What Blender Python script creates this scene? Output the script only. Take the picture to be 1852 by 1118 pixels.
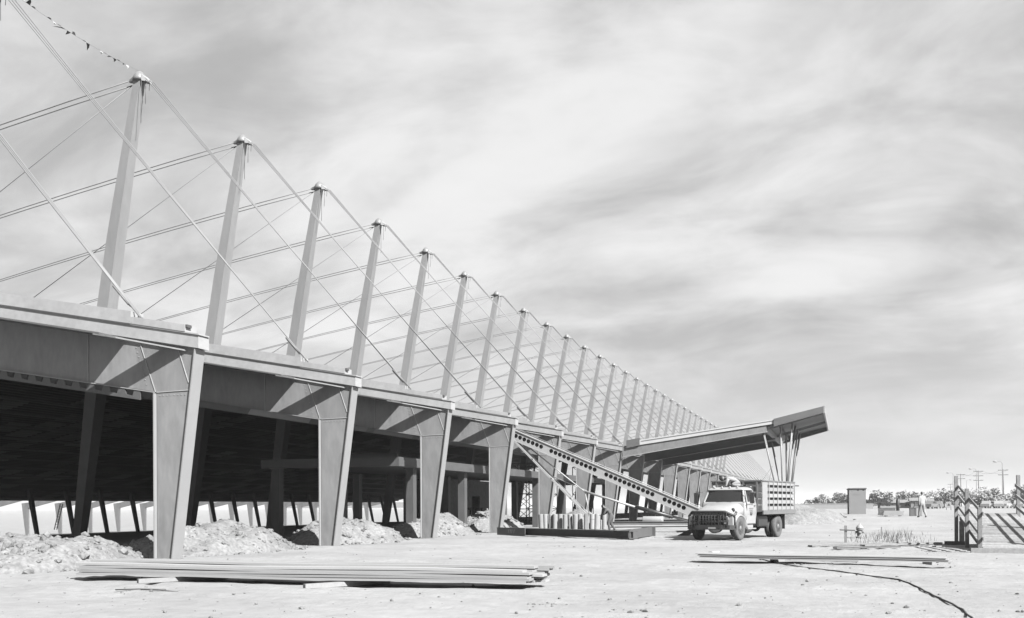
import bpy, bmesh, math, random
from mathutils import Vector, Matrix, noise
random.seed(7)
R = math.radians
scene = bpy.context.scene
for o in list(bpy.data.objects):
    bpy.data.objects.remove(o)
C = scene.collection

# ------------------------------------------------------------------ camera
EYE = 1.487
cam = bpy.data.cameras.new('camera')
cam.sensor_width = 36.0
cam.sensor_fit = 'HORIZONTAL'
cam.lens = 1722.72 / 1852 * 36.0
cam.shift_y = (915.51 - 559.0) / 1852.0          # view camera with the front raised
cam.clip_start = 0.1
cam.clip_end = 6000
co = bpy.data.objects.new('camera', cam)
C.objects.link(co)
co.matrix_world = (Matrix.Translation((0, 0, EYE)) @ Matrix.Rotation(0.3359, 4, 'Z')
                   @ Matrix.Rotation(R(90), 4, 'X') @ Matrix.Rotation(-0.0049, 4, 'Z'))
scene.camera = co

# ------------------------------------------------------------------ light
SUN = Vector((0.658, -0.399, 0.638)).normalized()     # towards the sun
sl = bpy.data.lights.new('sun', 'SUN')
sl.energy = 5.0
sl.angle = R(0.5)
sl.color = (1.0, 1.0, 1.0)
so = bpy.data.objects.new('sun', sl)
C.objects.link(so)
so.rotation_euler = (-SUN).to_track_quat('-Z', 'Y').to_euler()

w = bpy.data.worlds.new('World')
scene.world = w
w.use_nodes = True
nt = w.node_tree
for n in list(nt.nodes):
    nt.nodes.remove(n)
def N(tree, t, **kw):
    n = tree.nodes.new(t)
    for k, v in kw.items():
        setattr(n, k, v)
    return n
L = nt.links.new
out = N(nt, 'ShaderNodeOutputWorld')
bg = N(nt, 'ShaderNodeBackground')
bg.inputs['Strength'].default_value = 0.078
sky = N(nt, 'ShaderNodeTexSky', sky_type='NISHITA', sun_disc=False)
sky.sun_elevation = math.asin(SUN.z)
sky.sun_rotation = math.atan2(SUN.x, SUN.y)
bw = N(nt, 'ShaderNodeRGBToBW')
L(sky.outputs[0], bw.inputs[0])
tc = N(nt, 'ShaderNodeTexCoord')
sep = N(nt, 'ShaderNodeSeparateXYZ')
L(tc.outputs['Generated'], sep.inputs[0])
def M(op, a, b=None, c=None, clamp=False):
    m = N(nt, 'ShaderNodeMath', operation=op, use_clamp=clamp)
    for i, v in enumerate((a, b, c)):
        if v is None:
            continue
        if isinstance(v, (int, float)):
            m.inputs[i].default_value = v
        else:
            L(v, m.inputs[i])
    return m.outputs[0]
zz = M('ADD', M('MAXIMUM', sep.outputs['Z'], 0.0), 0.27)
comb = N(nt, 'ShaderNodeCombineXYZ')
L(M('DIVIDE', sep.outputs['X'], zz), comb.inputs[0])
L(M('DIVIDE', sep.outputs['Y'], zz), comb.inputs[1])
def cloudnoise(scale, detail, rough, rot, stretch, loc, dist=0.0):
    mp = N(nt, 'ShaderNodeMapping')
    mp.inputs['Rotation'].default_value = (0, 0, R(rot))
    mp.inputs['Scale'].default_value = (1.0, stretch, 1.0)
    mp.inputs['Location'].default_value = loc
    L(comb.outputs[0], mp.inputs[0])
    nz = N(nt, 'ShaderNodeTexNoise')
    nz.inputs['Scale'].default_value = scale
    nz.inputs['Detail'].default_value = detail
    nz.inputs['Roughness'].default_value = rough
    nz.inputs['Distortion'].default_value = dist
    L(mp.outputs[0], nz.inputs[0])
    return nz.outputs[0]
n1 = cloudnoise(0.85, 5, 0.5, 20, 1.25, (0.156, 4.865, 2), 1.1)
n2 = cloudnoise(2.6, 9, 0.62, 8, 1.5, (4.2, 4.0, 2), 0.5)
cl = M('ADD', M('MULTIPLY', n1, 0.6), M('MULTIPLY', n2, 0.4))
ramp = N(nt, 'ShaderNodeValToRGB')
ramp.color_ramp.interpolation = 'B_SPLINE'
e = ramp.color_ramp.elements
e[0].position, e[0].color = 0.38, (0, 0, 0, 1)
e[1].position, e[1].color = 0.565, (1, 1, 1, 1)
L(cl, ramp.inputs[0])
# thin white cloud sheet over the clear sky: cloud luminance in the sky's own units
CLOUD, VEIL = 2.78, 1.04
base = M('ADD', M('MULTIPLY', bw.outputs[0], 0.06), VEIL)
# clouds dissolve into an even pale haze towards the horizon
hf = M('SUBTRACT', 1.0, M('MULTIPLY', sep.outputs['Z'], 5.5), clamp=True)
cov = M('ADD', M('MULTIPLY', ramp.outputs[0], M('SUBTRACT', 1.0, hf)), M('MULTIPLY', hf, 0.40))
val = M('ADD', M('MULTIPLY', base, M('SUBTRACT', 1.0, cov)), M('MULTIPLY', cov, CLOUD))
cmb = N(nt, 'ShaderNodeCombineColor')
for i in range(3):
    L(val, cmb.inputs[i])
L(cmb.outputs[0], bg.inputs[0])
L(bg.outputs[0], out.inputs[0])

vs = scene.view_settings
vs.view_transform = 'Standard'
vs.look = 'None'
vs.exposure = 2.10
vs.gamma = 1.0
vs.use_curve_mapping = False
scene.render.engine = 'CYCLES'

# ------------------------------------------------------------------ materials (black-and-white scene: all neutral greys)
MATS = {}
FILM = 0.79      # all greys as the plate recorded them: a little darker than panchromatic greys
def mat(name, v, rough=0.7, var=0.12, scale=2.0, bump=0.0, bscale=None, metallic=0.0, fine=0.0, fscale=40.0, stretch=(1, 1, 1)):
    v *= FILM
    m = bpy.data.materials.new(name)
    m.use_nodes = True
    t = m.node_tree
    b = t.nodes['Principled BSDF']
    b.inputs['Roughness'].default_value = rough
    b.inputs['Metallic'].default_value = metallic
    tcn = t.nodes.new('ShaderNodeTexCoord')
    mp = t.nodes.new('ShaderNodeMapping')
    mp.inputs['Scale'].default_value = stretch
    t.links.new(tcn.outputs['Object'], mp.inputs[0])
    nz = t.nodes.new('ShaderNodeTexNoise')
    nz.inputs['Scale'].default_value = scale
    nz.inputs['Detail'].default_value = 6
    nz.inputs['Roughness'].default_value = 0.62
    t.links.new(mp.outputs[0], nz.inputs[0])
    mr = t.nodes.new('ShaderNodeMapRange')
    mr.inputs[1].default_value = 0.25
    mr.inputs[2].default_value = 0.75
    mr.inputs[3].default_value = v * (1 - var)
    mr.inputs[4].default_value = v * (1 + var)
    t.links.new(nz.outputs[0], mr.inputs[0])
    src = mr.outputs[0]
    if fine:
        nf = t.nodes.new('ShaderNodeTexNoise')
        nf.inputs['Scale'].default_value = fscale
        nf.inputs['Detail'].default_value = 4
        t.links.new(mp.outputs[0], nf.inputs[0])
        mf = t.nodes.new('ShaderNodeMapRange')
        mf.inputs[1].default_value = 0.3
        mf.inputs[2].default_value = 0.7
        mf.inputs[3].default_value = 1 - fine
        mf.inputs[4].default_value = 1 + fine
        t.links.new(nf.outputs[0], mf.inputs[0])
        mm = t.nodes.new('ShaderNodeMath')
        mm.operation = 'MULTIPLY'
        t.links.new(src, mm.inputs[0])
        t.links.new(mf.outputs[0], mm.inputs[1])
        src = mm.outputs[0]
    cc = t.nodes.new('ShaderNodeCombineColor')
    for i in range(3):
        t.links.new(src, cc.inputs[i])
    t.links.new(cc.outputs[0], b.inputs['Base Color'])
    if bump:
        nb = t.nodes.new('ShaderNodeTexNoise')
        nb.inputs['Scale'].default_value = bscale or scale * 6
        nb.inputs['Detail'].default_value = 8
        nb.inputs['Roughness'].default_value = 0.65
        t.links.new(mp.outputs[0], nb.inputs[0])
        bp = t.nodes.new('ShaderNodeBump')
        bp.inputs['Strength'].default_value = 1.0
        bp.inputs['Distance'].default_value = bump
        t.links.new(nb.outputs[0], bp.inputs['Height'])
        t.links.new(bp.outputs[0], b.inputs['Normal'])
    MATS[name] = m
    return m
mat('steel', 0.12, 0.5, 0.26, 0.8, fine=0.12, fscale=6, stretch=(1, 1, 0.35))
mat('steel_edge', 0.17, 0.5, 0.06, 1.5)
mat('curb', 0.21, 0.6, 0.15, 0.7, fine=0.08, fscale=6)
mat('fascia', 0.29, 0.6, 0.06, 1.5)
mat('mast', 0.132, 0.6, 0.12, 0.5, fine=0.05, fscale=5, stretch=(1, 1, 0.2))
mat('cap', 0.11, 0.5, 0.25, 6, bump=0.01)
mat('cable', 0.11, 0.6, 0.08, 3)
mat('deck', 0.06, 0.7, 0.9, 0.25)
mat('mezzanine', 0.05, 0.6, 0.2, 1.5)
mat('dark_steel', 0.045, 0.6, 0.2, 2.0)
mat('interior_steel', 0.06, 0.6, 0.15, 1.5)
mat('dirt', 0.165, 0.95, 0.24, 0.22, bump=0.028, bscale=7, fine=0.10, fscale=3)
mat('spoil', 0.128, 0.95, 0.3, 1.3, bump=0.10, bscale=5, fine=0.3, fscale=9)
mat('clod', 0.11, 0.95, 0.6, 3, bump=0.02, bscale=20)
mat('pebble', 0.10, 0.9, 0.5, 8)
mat('lumber', 0.205, 0.75, 0.14, 3, stretch=(0.35, 6, 6), fine=0.06)
mat('grey_wood', 0.15, 0.85, 0.3, 3, bump=0.004, stretch=(6, 0.7, 6), fine=0.1)
mat('dark_wood', 0.06, 0.85, 0.35, 4)
mat('white_paint', 0.20, 0.35, 0.08, 3, fine=0.04)
mat('truck_roof', 0.22, 0.35, 0.06, 3)
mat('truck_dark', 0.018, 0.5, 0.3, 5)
mat('tyre', 0.035, 0.85, 0.3, 6)
mat('dusty_tyre', 0.055, 0.9, 0.25, 6)
mat('rim', 0.11, 0.5, 0.2, 5)
mat('chrome', 0.12, 0.3, 0.1, 3, metallic=0.6)
mat('black', 0.008, 0.7, 0.3, 5)
mat('stake_white', 0.18, 0.6, 0.14, 6)
mat('stake_grey', 0.09, 0.7, 0.2, 5)
mat('felt', 0.17, 0.8, 0.12, 3)
mat('felt_band', 0.10, 0.8, 0.3, 8)
mat('shirt', 0.19, 0.9, 0.1, 6)
mat('plaid', 0.05, 0.9, 0.9, 7)
mat('trousers_light', 0.16, 0.9, 0.12, 6)
mat('trousers_dark', 0.045, 0.9, 0.2, 6)
mat('skin', 0.09, 0.6, 0.08, 10)
mat('hair', 0.006, 0.6, 0.2, 10)
mat('shoe', 0.02, 0.6, 0.2, 10)
mat('foliage', 0.15, 0.8, 0.35, 0.8)  # leaf tone lightened to stand in for distance haze
mat('trunk', 0.05, 0.9, 0.2, 4)
mat('weed', 0.07, 0.9, 0.4, 5)
mat('shed', 0.115, 0.8, 0.08, 1.5)
mat('wood_pole', 0.05, 0.9, 0.2, 2)
mat('pale', 0.18, 0.7, 0.08, 2)
mat('hose', 0.03, 0.8, 0.5, 3)
mat('boom', 0.20, 0.5, 0.08, 3)
def per_object(name, lo, hi):      # every object of this material gets its own tone
    t = MATS[name].node_tree
    oi = t.nodes.new('ShaderNodeObjectInfo')
    mr = t.nodes.new('ShaderNodeMapRange')
    mr.inputs[3].default_value = lo
    mr.inputs[4].default_value = hi
    t.links.new(oi.outputs['Random'], mr.inputs[0])
    b = t.nodes['Principled BSDF']
    src = b.inputs['Base Color'].links[0].from_socket
    vm = t.nodes.new('ShaderNodeVectorMath')
    vm.operation = 'SCALE'
    t.links.new(src, vm.inputs[0])
    t.links.new(mr.outputs[0], vm.inputs['Scale'])
    t.links.new(vm.outputs[0], b.inputs['Base Color'])
per_object('lumber', 0.72, 1.15)
per_object('grey_wood', 0.75, 1.2)
per_object('felt', 0.85, 1.1)
per_object('stake_white', 0.85, 1.1)
per_object('steel', 0.94, 1.06)
per_object('mast', 0.93, 1.07)
def deck_panels():      # sheets of decking in random tones, some paler
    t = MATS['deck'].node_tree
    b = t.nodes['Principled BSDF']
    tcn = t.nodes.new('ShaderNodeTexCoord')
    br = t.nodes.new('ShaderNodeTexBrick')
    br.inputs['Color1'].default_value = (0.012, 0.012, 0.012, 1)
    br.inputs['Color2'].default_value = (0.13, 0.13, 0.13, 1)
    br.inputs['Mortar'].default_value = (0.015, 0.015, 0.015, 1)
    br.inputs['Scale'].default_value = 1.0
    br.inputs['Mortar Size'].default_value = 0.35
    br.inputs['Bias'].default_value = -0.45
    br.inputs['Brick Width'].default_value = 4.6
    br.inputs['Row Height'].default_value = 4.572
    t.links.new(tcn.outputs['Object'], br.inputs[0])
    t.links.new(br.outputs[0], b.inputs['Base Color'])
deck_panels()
def glass():
    m = bpy.data.materials.new('glass')
    m.use_nodes = True
    b = m.node_tree.nodes['Principled BSDF']
    b.inputs['Base Color'].default_value = (0.012, 0.012, 0.012, 1)
    b.inputs['Roughness'].default_value = 0.06
    b.inputs['Specular IOR Level'].default_value = 0.45
    MATS['glass'] = m
glass()

# ------------------------------------------------------------------ mesh builder
class MB:
    def __init__(s):
        s.v, s.f, s.m, s.sm = [], [], [], []
    def face(s, idx, m=0, smooth=False):
        s.f.append(idx); s.m.append(m); s.sm.append(smooth)
    def add(s, verts, faces, m=0, smooth=False):
        o = len(s.v)
        s.v += [tuple(p) for p in verts]
        for f in faces:
            s.face([o + i for i in f], m, smooth)
    def hexa(s, p, m=0):     # p: 8 points, bottom ring then top ring, both counter-clockwise from above
        s.add(p, [(3, 2, 1, 0), (4, 5, 6, 7), (0, 1, 5, 4), (1, 2, 6, 5), (2, 3, 7, 6), (3, 0, 4, 7)], m)
    def box(s, x0, x1, y0, y1, z0, z1, m=0):
        s.hexa([(x0, y0, z0), (x1, y0, z0), (x1, y1, z0), (x0, y1, z0), (x0, y0, z1), (x1, y0, z1), (x1, y1, z1), (x0, y1, z1)], m)
    def prism_y(s, poly, y0, y1, m=0):      # polygon in XZ extruded along Y
        n = len(poly)
        a = sum(poly[i][0] * poly[(i + 1) % n][1] - poly[(i + 1) % n][0] * poly[i][1] for i in range(n))
        if a < 0:
            poly = poly[::-1]
        vs_ = [(x, y0, z) for x, z in poly] + [(x, y1, z) for x, z in poly]
        fs = [tuple(range(n)), tuple(range(2 * n - 1, n - 1, -1))]
        fs += [(i, i + n, (i + 1) % n + n, (i + 1) % n) for i in range(n)]
        s.add(vs_, fs, m)
    def prism_z(s, poly, z0, z1, m=0):
        n = len(poly)
        a = sum(poly[i][0] * poly[(i + 1) % n][1] - poly[(i + 1) % n][0] * poly[i][1] for i in range(n))
        if a < 0:
            poly = poly[::-1]
        vs_ = [(x, y, z0) for x, y in poly] + [(x, y, z1) for x, y in poly]
        fs = [tuple(range(n - 1, -1, -1)), tuple(range(n, 2 * n))]
        fs += [(i, (i + 1) % n, (i + 1) % n + n, i + n) for i in range(n)]
        s.add(vs_, fs, m)
    def bar(s, a, b, wx, wy, m=0, up=(0, 0, 1)):    # rectangular bar between two points
        a, b = Vector(a), Vector(b)
        d = (b - a).normalized()
        u = Vector(up)
        if abs(d.dot(u)) > 0.98:
            u = Vector((1, 0, 0))
        sx = d.cross(u).normalized() * (wx / 2)
        sy = sx.cross(d).normalized() * (wy / 2)
        q = [a - sx - sy, a + sx - sy, a + sx + sy, a - sx + sy, b - sx - sy, b + sx - sy, b + sx + sy, b - sx + sy]
        s.add(q, [(0, 1, 2, 3), (7, 6, 5, 4), (0, 4, 5, 1), (1, 5, 6, 2), (2, 6, 7, 3), (3, 7, 4, 0)], m)
    def tube(s, pts, r, n=8, m=0, caps=True, smooth=True):
        pts = [Vector(p) for p in pts]
        rs = r if isinstance(r, (list, tuple)) else [r] * len(pts)
        o = len(s.v)
        d0 = (pts[1] - pts[0]).normalized()
        ref = Vector((0, 0, 1)) if abs(d0.z) < 0.9 else Vector((1, 0, 0))
        for i, p in enumerate(pts):
            d = (pts[min(i + 1, len(pts) - 1)] - pts[max(i - 1, 0)]).normalized()
            a = d.cross(ref).normalized()
            b = d.cross(a).normalized()
            for k in range(n):
                t = 2 * math.pi * k / n
                s.v.append(tuple(p + (a * math.cos(t) + b * math.sin(t)) * rs[i]))
        for i in range(len(pts) - 1):
            for k in range(n):
                k2 = (k + 1) % n
                s.face([o + i * n + k, o + i * n + k2, o + (i + 1) * n + k2, o + (i + 1) * n + k], m, smooth)
        if caps:
            s.face([o + k for k in range(n)][::-1], m)
            s.face([o + (len(pts) - 1) * n + k for k in range(n)], m)
    def lathe(s, prof, c=(0, 0, 0), n=16, m=0, axis='z', smooth=True):    # prof: (r, h)
        o = len(s.v)
        for r, h in prof:
            for k in range(n):
                t = 2 * math.pi * k / n
                x, y = r * math.cos(t), r * math.sin(t)
                p = {'z': (x, y, h), 'y': (x, h, y), 'x': (h, x, y)}[axis]
                s.v.append((c[0] + p[0], c[1] + p[1], c[2] + p[2]))
        for i in range(len(prof) - 1):
            for k in range(n):
                k2 = (k + 1) % n
                q = [o + i * n + k, o + i * n + k2, o + (i + 1) * n + k2, o + (i + 1) * n + k]
                s.face(q if axis != 'y' else q[::-1], m, smooth)
        if prof[0][0] > 1e-4:
            s.face([o + k for k in range(n)][::-1], m)
        if prof[-1][0] > 1e-4:
            s.face([o + (len(prof) - 1) * n + k for k in range(n)], m)
    def grid(s, P, m=0, smooth=True):      # P[i][j] points
        o = len(s.v)
        nj = len(P[0])
        for row in P:
            s.v += [tuple(p) for p in row]
        for i in range(len(P) - 1):
            for j in range(nj - 1):
                s.face([o + i * nj + j, o + i * nj + j + 1, o + (i + 1) * nj + j + 1, o + (i + 1) * nj + j], m, smooth)
    def mesh(s, name, mats):
        me = bpy.data.meshes.new(name)
        me.from_pydata(s.v, [], s.f)
        for k in (mats if isinstance(mats, (list, tuple)) else [mats]):
            me.materials.append(MATS[k])
        me.polygons.foreach_set('material_index', s.m)
        me.polygons.foreach_set('use_smooth', s.sm)
        me.update()
        return me
    def build(s, name, mats, parent=None, bevel=0.0):
        me = s.mesh(name, mats)
        bm = bmesh.new()
        bm.from_mesh(me)
        bmesh.ops.recalc_face_normals(bm, faces=bm.faces)
        if bevel:
            es = [e_ for e_ in bm.edges if len(e_.link_faces) == 2 and e_.calc_face_angle(0) > 0.5]
            bmesh.ops.bevel(bm, geom=es, offset=bevel, segments=2, affect='EDGES', clamp_overlap=True)
        bm.to_mesh(me)
        bm.free()
        return place(name, me, parent)
def place(name, me, parent=None, loc=(0, 0, 0), rz=0.0):
    o = bpy.data.objects.new(name, me)
    C.objects.link(o)
    o.parent = parent
    o.location = loc
    if rz:
        o.rotation_euler = (0, 0, rz)
    return o
def tag(o, label=None, cat=None, group=None, kind=None):
    if label: o['label'] = label
    if cat: o['category'] = cat
    if group: o['group'] = group
    if kind: o['kind'] = kind
    return o
def thing(name, label, cat, loc=(0, 0, 0), rz=0.0, group=None):
    o = bpy.data.objects.new(name, None)
    C.objects.link(o)
    o.empty_display_size = 0.3
    o.location = loc
    o.rotation_euler = (0, 0, rz)
    return tag(o, label, cat, group)
def copy_tree(o, parent=None):
    c = o.copy()
    C.objects.link(c)
    c.parent = parent
    for ch in list(o.children):
        copy_tree(ch, c)
    return c
def ss(a, b, x):
    t = max(0.0, min(1.0, (x - a) / (b - a)))
    return t * t * (3 - 2 * t)
def fbm(x, y, z, oct_=4):
    a, f, r = 1.0, 1.0, 0.0
    for _ in range(oct_):
        r += a * noise.noise((x * f, y * f, z * f)); a *= 0.5; f *= 2.03
    return r

# ------------------------------------------------------------------ ground
def G(x, y):
    h = 0.0
    h += 0.62 * ss(52, 74, y) * ss(-10, -3, x)
    h -= 4.45 * max(0.0, min(1.0, (-x - 40.0) / 127.0))
    return h
def Gd(x, y):
    h = G(x, y)
    near = 1 - ss(60, 200, math.hypot(x, y))
    if near > 0:
        h += near * (0.045 * noise.noise((x * 0.35, y * 0.35, 1)) + 0.018 * fbm(x * 1.3, y * 1.3, 4, 3))
        if 9 < y < 60 and -17 < x < 12:
            for (a, b, c_, dp) in RUTS:
                yc = a + b * x + c_ * x * x
                for off in (0.0, 1.65):
                    d = (y - yc - off) / 0.17
                    if abs(d) < 3:
                        wob = 0.6 + 0.5 * noise.noise((x * 0.3, yc, a))
                        h += dp * wob * (-math.exp(-d * d) + 0.55 * math.exp(-(abs(d) - 1.5) ** 2 * 4))
    return h
RUTS = ((12.4, -0.05, 0.004, 0.054), (21.5, 0.12, 0.012, 0.061), (25.5, -0.35, 0.01, 0.054), (33.0, -0.55, 0.02, 0.065), (36.5, -0.2, 0.03, 0.061), (17.6, 0.32, -0.006, 0.026))
def axis_coords(lo, hi, d0, d1, step, grow):
    xs = []
    v = d0
    while v <= d1:
        xs.append(v); v += step
    a, st = d0, step
    while a > lo:
        st *= grow; a -= st; xs.insert(0, a)
    a, st = xs[-1], step
    while a < hi:
        st *= grow; a += st; xs.append(a)
    return xs
gx = axis_coords(-2500, 2500, -22, 9, 0.14, 1.16)
gy = axis_coords(-300, 4500, 8, 46, 0.14, 1.07)
mb = MB()
mb.grid([[(x, y, Gd(x, y)) for x in gx] for y in gy])
ground = mb.build('ground', 'dirt')
tag(ground, kind='structure')

# ------------------------------------------------------------------ the hall
P = 9.144
Y1 = 22.4923
NF = 33
FY = [Y1 + i * P for i in range(NF)]
hall = thing('steel_hall', 'long steel framed hall under construction with cable stayed masts along its roof', 'building', (-18, Y1, 0))
def hp(name, me, loc=(0, 0, 0), parent=None):
    o = bpy.data.objects.new(name, me)
    C.objects.link(o)
    o.parent = parent or hall
    o.location = (loc[0] - (0 if parent else -18), loc[1] - (0 if parent else Y1), loc[2]) if not parent else loc
    return o
XC, ZB = -17.33, 6.01
def zs(x):   # underside of the roof curb (and top of the girder)
    return 6.01 + 0.187 * (-x - 17.3)
def zb(x):   # underside of the girder
    return 4.81 + 0.164 * (-x - 18.79)
RIDGE = -92.0
FW = 0.44
# column: tapered built-up section, inner edge plumb, outer edge raked
mb = MB()
mb.prism_y([(-18.73, 0.0), (-18.19, 0.0), (-17.51, 4.80), (-18.73, 4.80)], 0.098, 0.122)      # web
mb.hexa([(-18.19, 0, 0), (-18.155, 0, 0), (-18.155, FW, 0), (-18.19, FW, 0), (-17.36, 0, 5.99), (-17.325, 0, 5.99), (-17.325, FW, 6.0), (-17.36, FW, 6.0)], 1)   # outer flange
mb.box(-18.79, -18.755, 0, FW, 0, 4.79, 1)                    # inner flange
mb.box(-18.82, -18.12, -0.03, FW + 0.03, -0.05, 0.03)         # base plate
col_me = mb.mesh('column', ['steel', 'steel_edge'])
# girder: knee and rafter web, flanges and stiffeners
mb = MB()
yw0, yw1 = 0.098, 0.122
XR = RIDGE
mb.prism_y([(-18.74, 4.81), (-17.505, 4.81), (-17.365, zs(-17.4) - 0.03), (XR, zs(XR) - 0.03), (XR, zb(XR) + 0.03), (-18.79, 4.85)], yw0, yw1)
def sloped(mb, x0, x1, fz, t, y0, y1, m=0):
    mb.hexa([(x1, y0, fz(x1)), (x0, y0, fz(x0)), (x0, y1, fz(x0)), (x1, y1, fz(x1)), (x1, y0, fz(x1) + t), (x0, y0, fz(x0) + t), (x0, y1, fz(x0) + t), (x1, y1, fz(x1) + t)], m)
sloped(mb, -18.79, XR, lambda x: zb(x), 0.028, 0, FW, 1)
sloped(mb, -17.37, XR, lambda x: zs(x) - 0.03, 0.026, 0.03, FW, 0)
for a, b in (((-18.77, 4.83), (-19.33, 6.33)), ((-18.72, 4.82), (-17.52, 4.84)), ((-17.62, 5.05), (-17.98, 6.05)), ((-21.2, zb(-21.2)), (-21.2, 6.7))):
    mb.bar((a[0], yw0 - 0.012, a[1]), (b[0], yw0 - 0.012, b[1]), 0.022, 0.016, 2, up=(0, 1, 0))
for k in range(9):
    for (bx0, bz0, dx, dz) in ((-19.45, 6.15, 0.045, -0.135), (-17.62, 4.72, -0.125, 0.0)):
        cx_, cz_ = bx0 + dx * k, bz0 + dz * k
        mb.lathe([(0.018, yw0 - 0.014), (0.018, yw0)], (cx_, 0, cz_), 6, m=1, axis='y')
gir_me = mb.mesh('girder', ['steel', 'steel_edge', 'curb'])
# pale roof curb carried by each girder: lower band, shadow gap, upper band in two heights
mb = MB()
def curbline(k):
    return lambda x: zs(x) + k
sloped(mb, -17.2, XR, curbline(0.0), 0.37, -0.02, FW + 0.02)
low_me = mb.mesh('roof_curb', 'curb')
mb = MB()
sloped(mb, -19.5, XR, curbline(0.41), 0.36, -0.075, FW + 0.02)
sloped(mb, -17.62, -19.49, curbline(0.41), 0.20, -0.07, FW + 0.02)
sloped(mb, -17.16, XR, curbline(0.371), 0.038, -0.055, FW - 0.02)
mb.box(-17.62, -17.55, -0.05, 0.15, 6.60, 6.68, 1)
upp_me = mb.mesh('curb_cap', ['curb', 'dark_steel'])
mb = MB()       # sun-blocking strip and slanted plate, both added to cast shade on the girder web
sloped(mb, -19.78, -60, lambda x: zs(x) - 0.085, 0.05, -1.02, 0.097)
led_me = mb.mesh('ledge', 'interior_steel')
mb = MB()
za = zs(-17.75) - 0.12
mb.hexa([(-18.42, 0.096, zs(-18.4) - 0.13), (-17.62, 0.096, zs(-17.6) - 0.13), (-19.2, -1.02, zs(-19.2) - 0.13), (-20.0, -1.02, zs(-20.0) - 0.13),
         (-18.42, 0.096, zs(-18.4) - 0.09), (-17.62, 0.096, zs(-17.6) - 0.09), (-19.2, -1.02, zs(-19.2) - 0.09), (-20.0, -1.02, zs(-20.0) - 0.09)])
bra_me = mb.mesh('shade_bracket', 'steel')
# mast: spindle shaped box running from the floor through the roof, raked outwards
mb = MB()
prof = [(-0.2, -39.33, 0.50), (5.0, -38.55, 0.68), (8.0, -38.1, 0.78), (16.0, -36.72, 0.68), (24.1, -35.18, 0.42)]
rings = []
for z, x, wd in prof:
    h = wd / 2
    rings.append([(x - h, 0.4 - h, z), (x + h, 0.4 - h, z), (x + h, 0.4 + h, z), (x - h, 0.4 + h, z)])
def shaft(mb, rr):
    for a, b in zip(rr, rr[1:]):
        o = len(mb.v)
        mb.v += a + b
        for k in range(4):
            k2 = (k + 1) % 4
            mb.face([o + k, o + k2, o + 4 + k2, o + 4 + k])
    mb.add(rr[-1], [(0, 1, 2, 3)])
shaft(mb, rings[2:])
mast_me = mb.mesh('mast', 'mast')
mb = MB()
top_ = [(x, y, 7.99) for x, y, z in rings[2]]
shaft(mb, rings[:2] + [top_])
icol_me = mb.mesh('shaded_mast_foot', 'interior_steel')  # lower mast length; shade under the roof is put into its darker colour
mb = MB()
mb.lathe([(0.0, 0.47), (0.08, 0.455), (0.19, 0.38), (0.29, 0.25), (0.355, 0.10), (0.37, 0.0), (0.33, -0.08), (0.22, -0.10)], (0, 0, 0), 16)
mb.hexa([(-0.68, -0.1, -0.02), (-0.25, -0.2, -0.08), (-0.25, 0.2, -0.08), (-0.68, 0.1, -0.02), (-0.68, -0.1, 0.03), (-0.25, -0.2, 0.14), (-0.25, 0.2, 0.14), (-0.68, 0.1, 0.03)], 0)
mb.hexa([(0.3, -0.25, -0.15), (0.62, -0.2, -0.22), (0.62, 0.2, -0.22), (0.3, 0.25, -0.15), (0.3, -0.25, 0.2), (0.62, -0.2, -0.08), (0.62, 0.2, -0.08), (0.3, 0.25, 0.2)], 1)
cap_me = mb.mesh('mast_cap', ['cap', 'curb'])
TX, TZ = -35.05, 24.15
def sag(a, b, s_, n=10):
    a, b = Vector(a), Vector(b)
    return [tuple(a.lerp(b, i / n) - Vector((0, 0, s_ * 4 * (i / n) * (1 - i / n)))) for i in range(n + 1)]
mb = MB()
for k in (-1, 0, 1):
    mb.tube(sag((TX + 0.55 + 0.03 * k, 0.4 + 0.27 * k, TZ - 0.1), (-19.35 - 0.10 * k, 0.22 + 0.20 * k, 7.02), 0.05 + 0.02 * k, 8), 0.023, 6)
    mb.tube([(-20.3 - 0.10 * k, 0.23 + 0.205 * k, 8.0), (-19.75 - 0.10 * k, 0.23 + 0.20 * k, 7.42)], 0.04, 6)
oc_me = mb.mesh('stay_cable', 'cable')
mb = MB()
for dz, dy in ((0.0, -0.1), (-0.16, 0.1)):
    mb.tube(sag((TX - 0.65, 0.4 + dy, TZ + dz), (-77.5, 0.22 + dy, zs(-77.5) + 0.5), -0.35), 0.03, 5)
pc_me = mb.mesh('back_stay', 'cable')
mb = MB()
mb.tube([(TX - 0.4, 0.4, TZ - 0.12), (-55.6, 0.22, zs(-55.6) + 0.6)], 0.024, 5)
sc_me = mb.mesh('thin_stay', 'cable')
mb = MB()
for dx, dy, ln in ((0.3, 0.05, 2.3), (0.38, 0.3, 1.2), (0.46, 0.5, 0.45)):
    mb.tube([(TX + dx, dy, TZ - 0.15), (TX + dx - 0.04, dy, TZ - 0.15 - ln)], 0.014, 5)
tail_me = mb.mesh('cable_tail', 'dark_steel')
mb = MB()
mb.box(-19.46, -19.2, 0.05, 0.42, 6.62, 6.95)
mb.tube([(-19.33, 0.0, 6.97), (-19.33, 0.46, 6.97)], 0.05, 8)
anc_me = mb.mesh('cable_anchor', 'steel')
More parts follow.
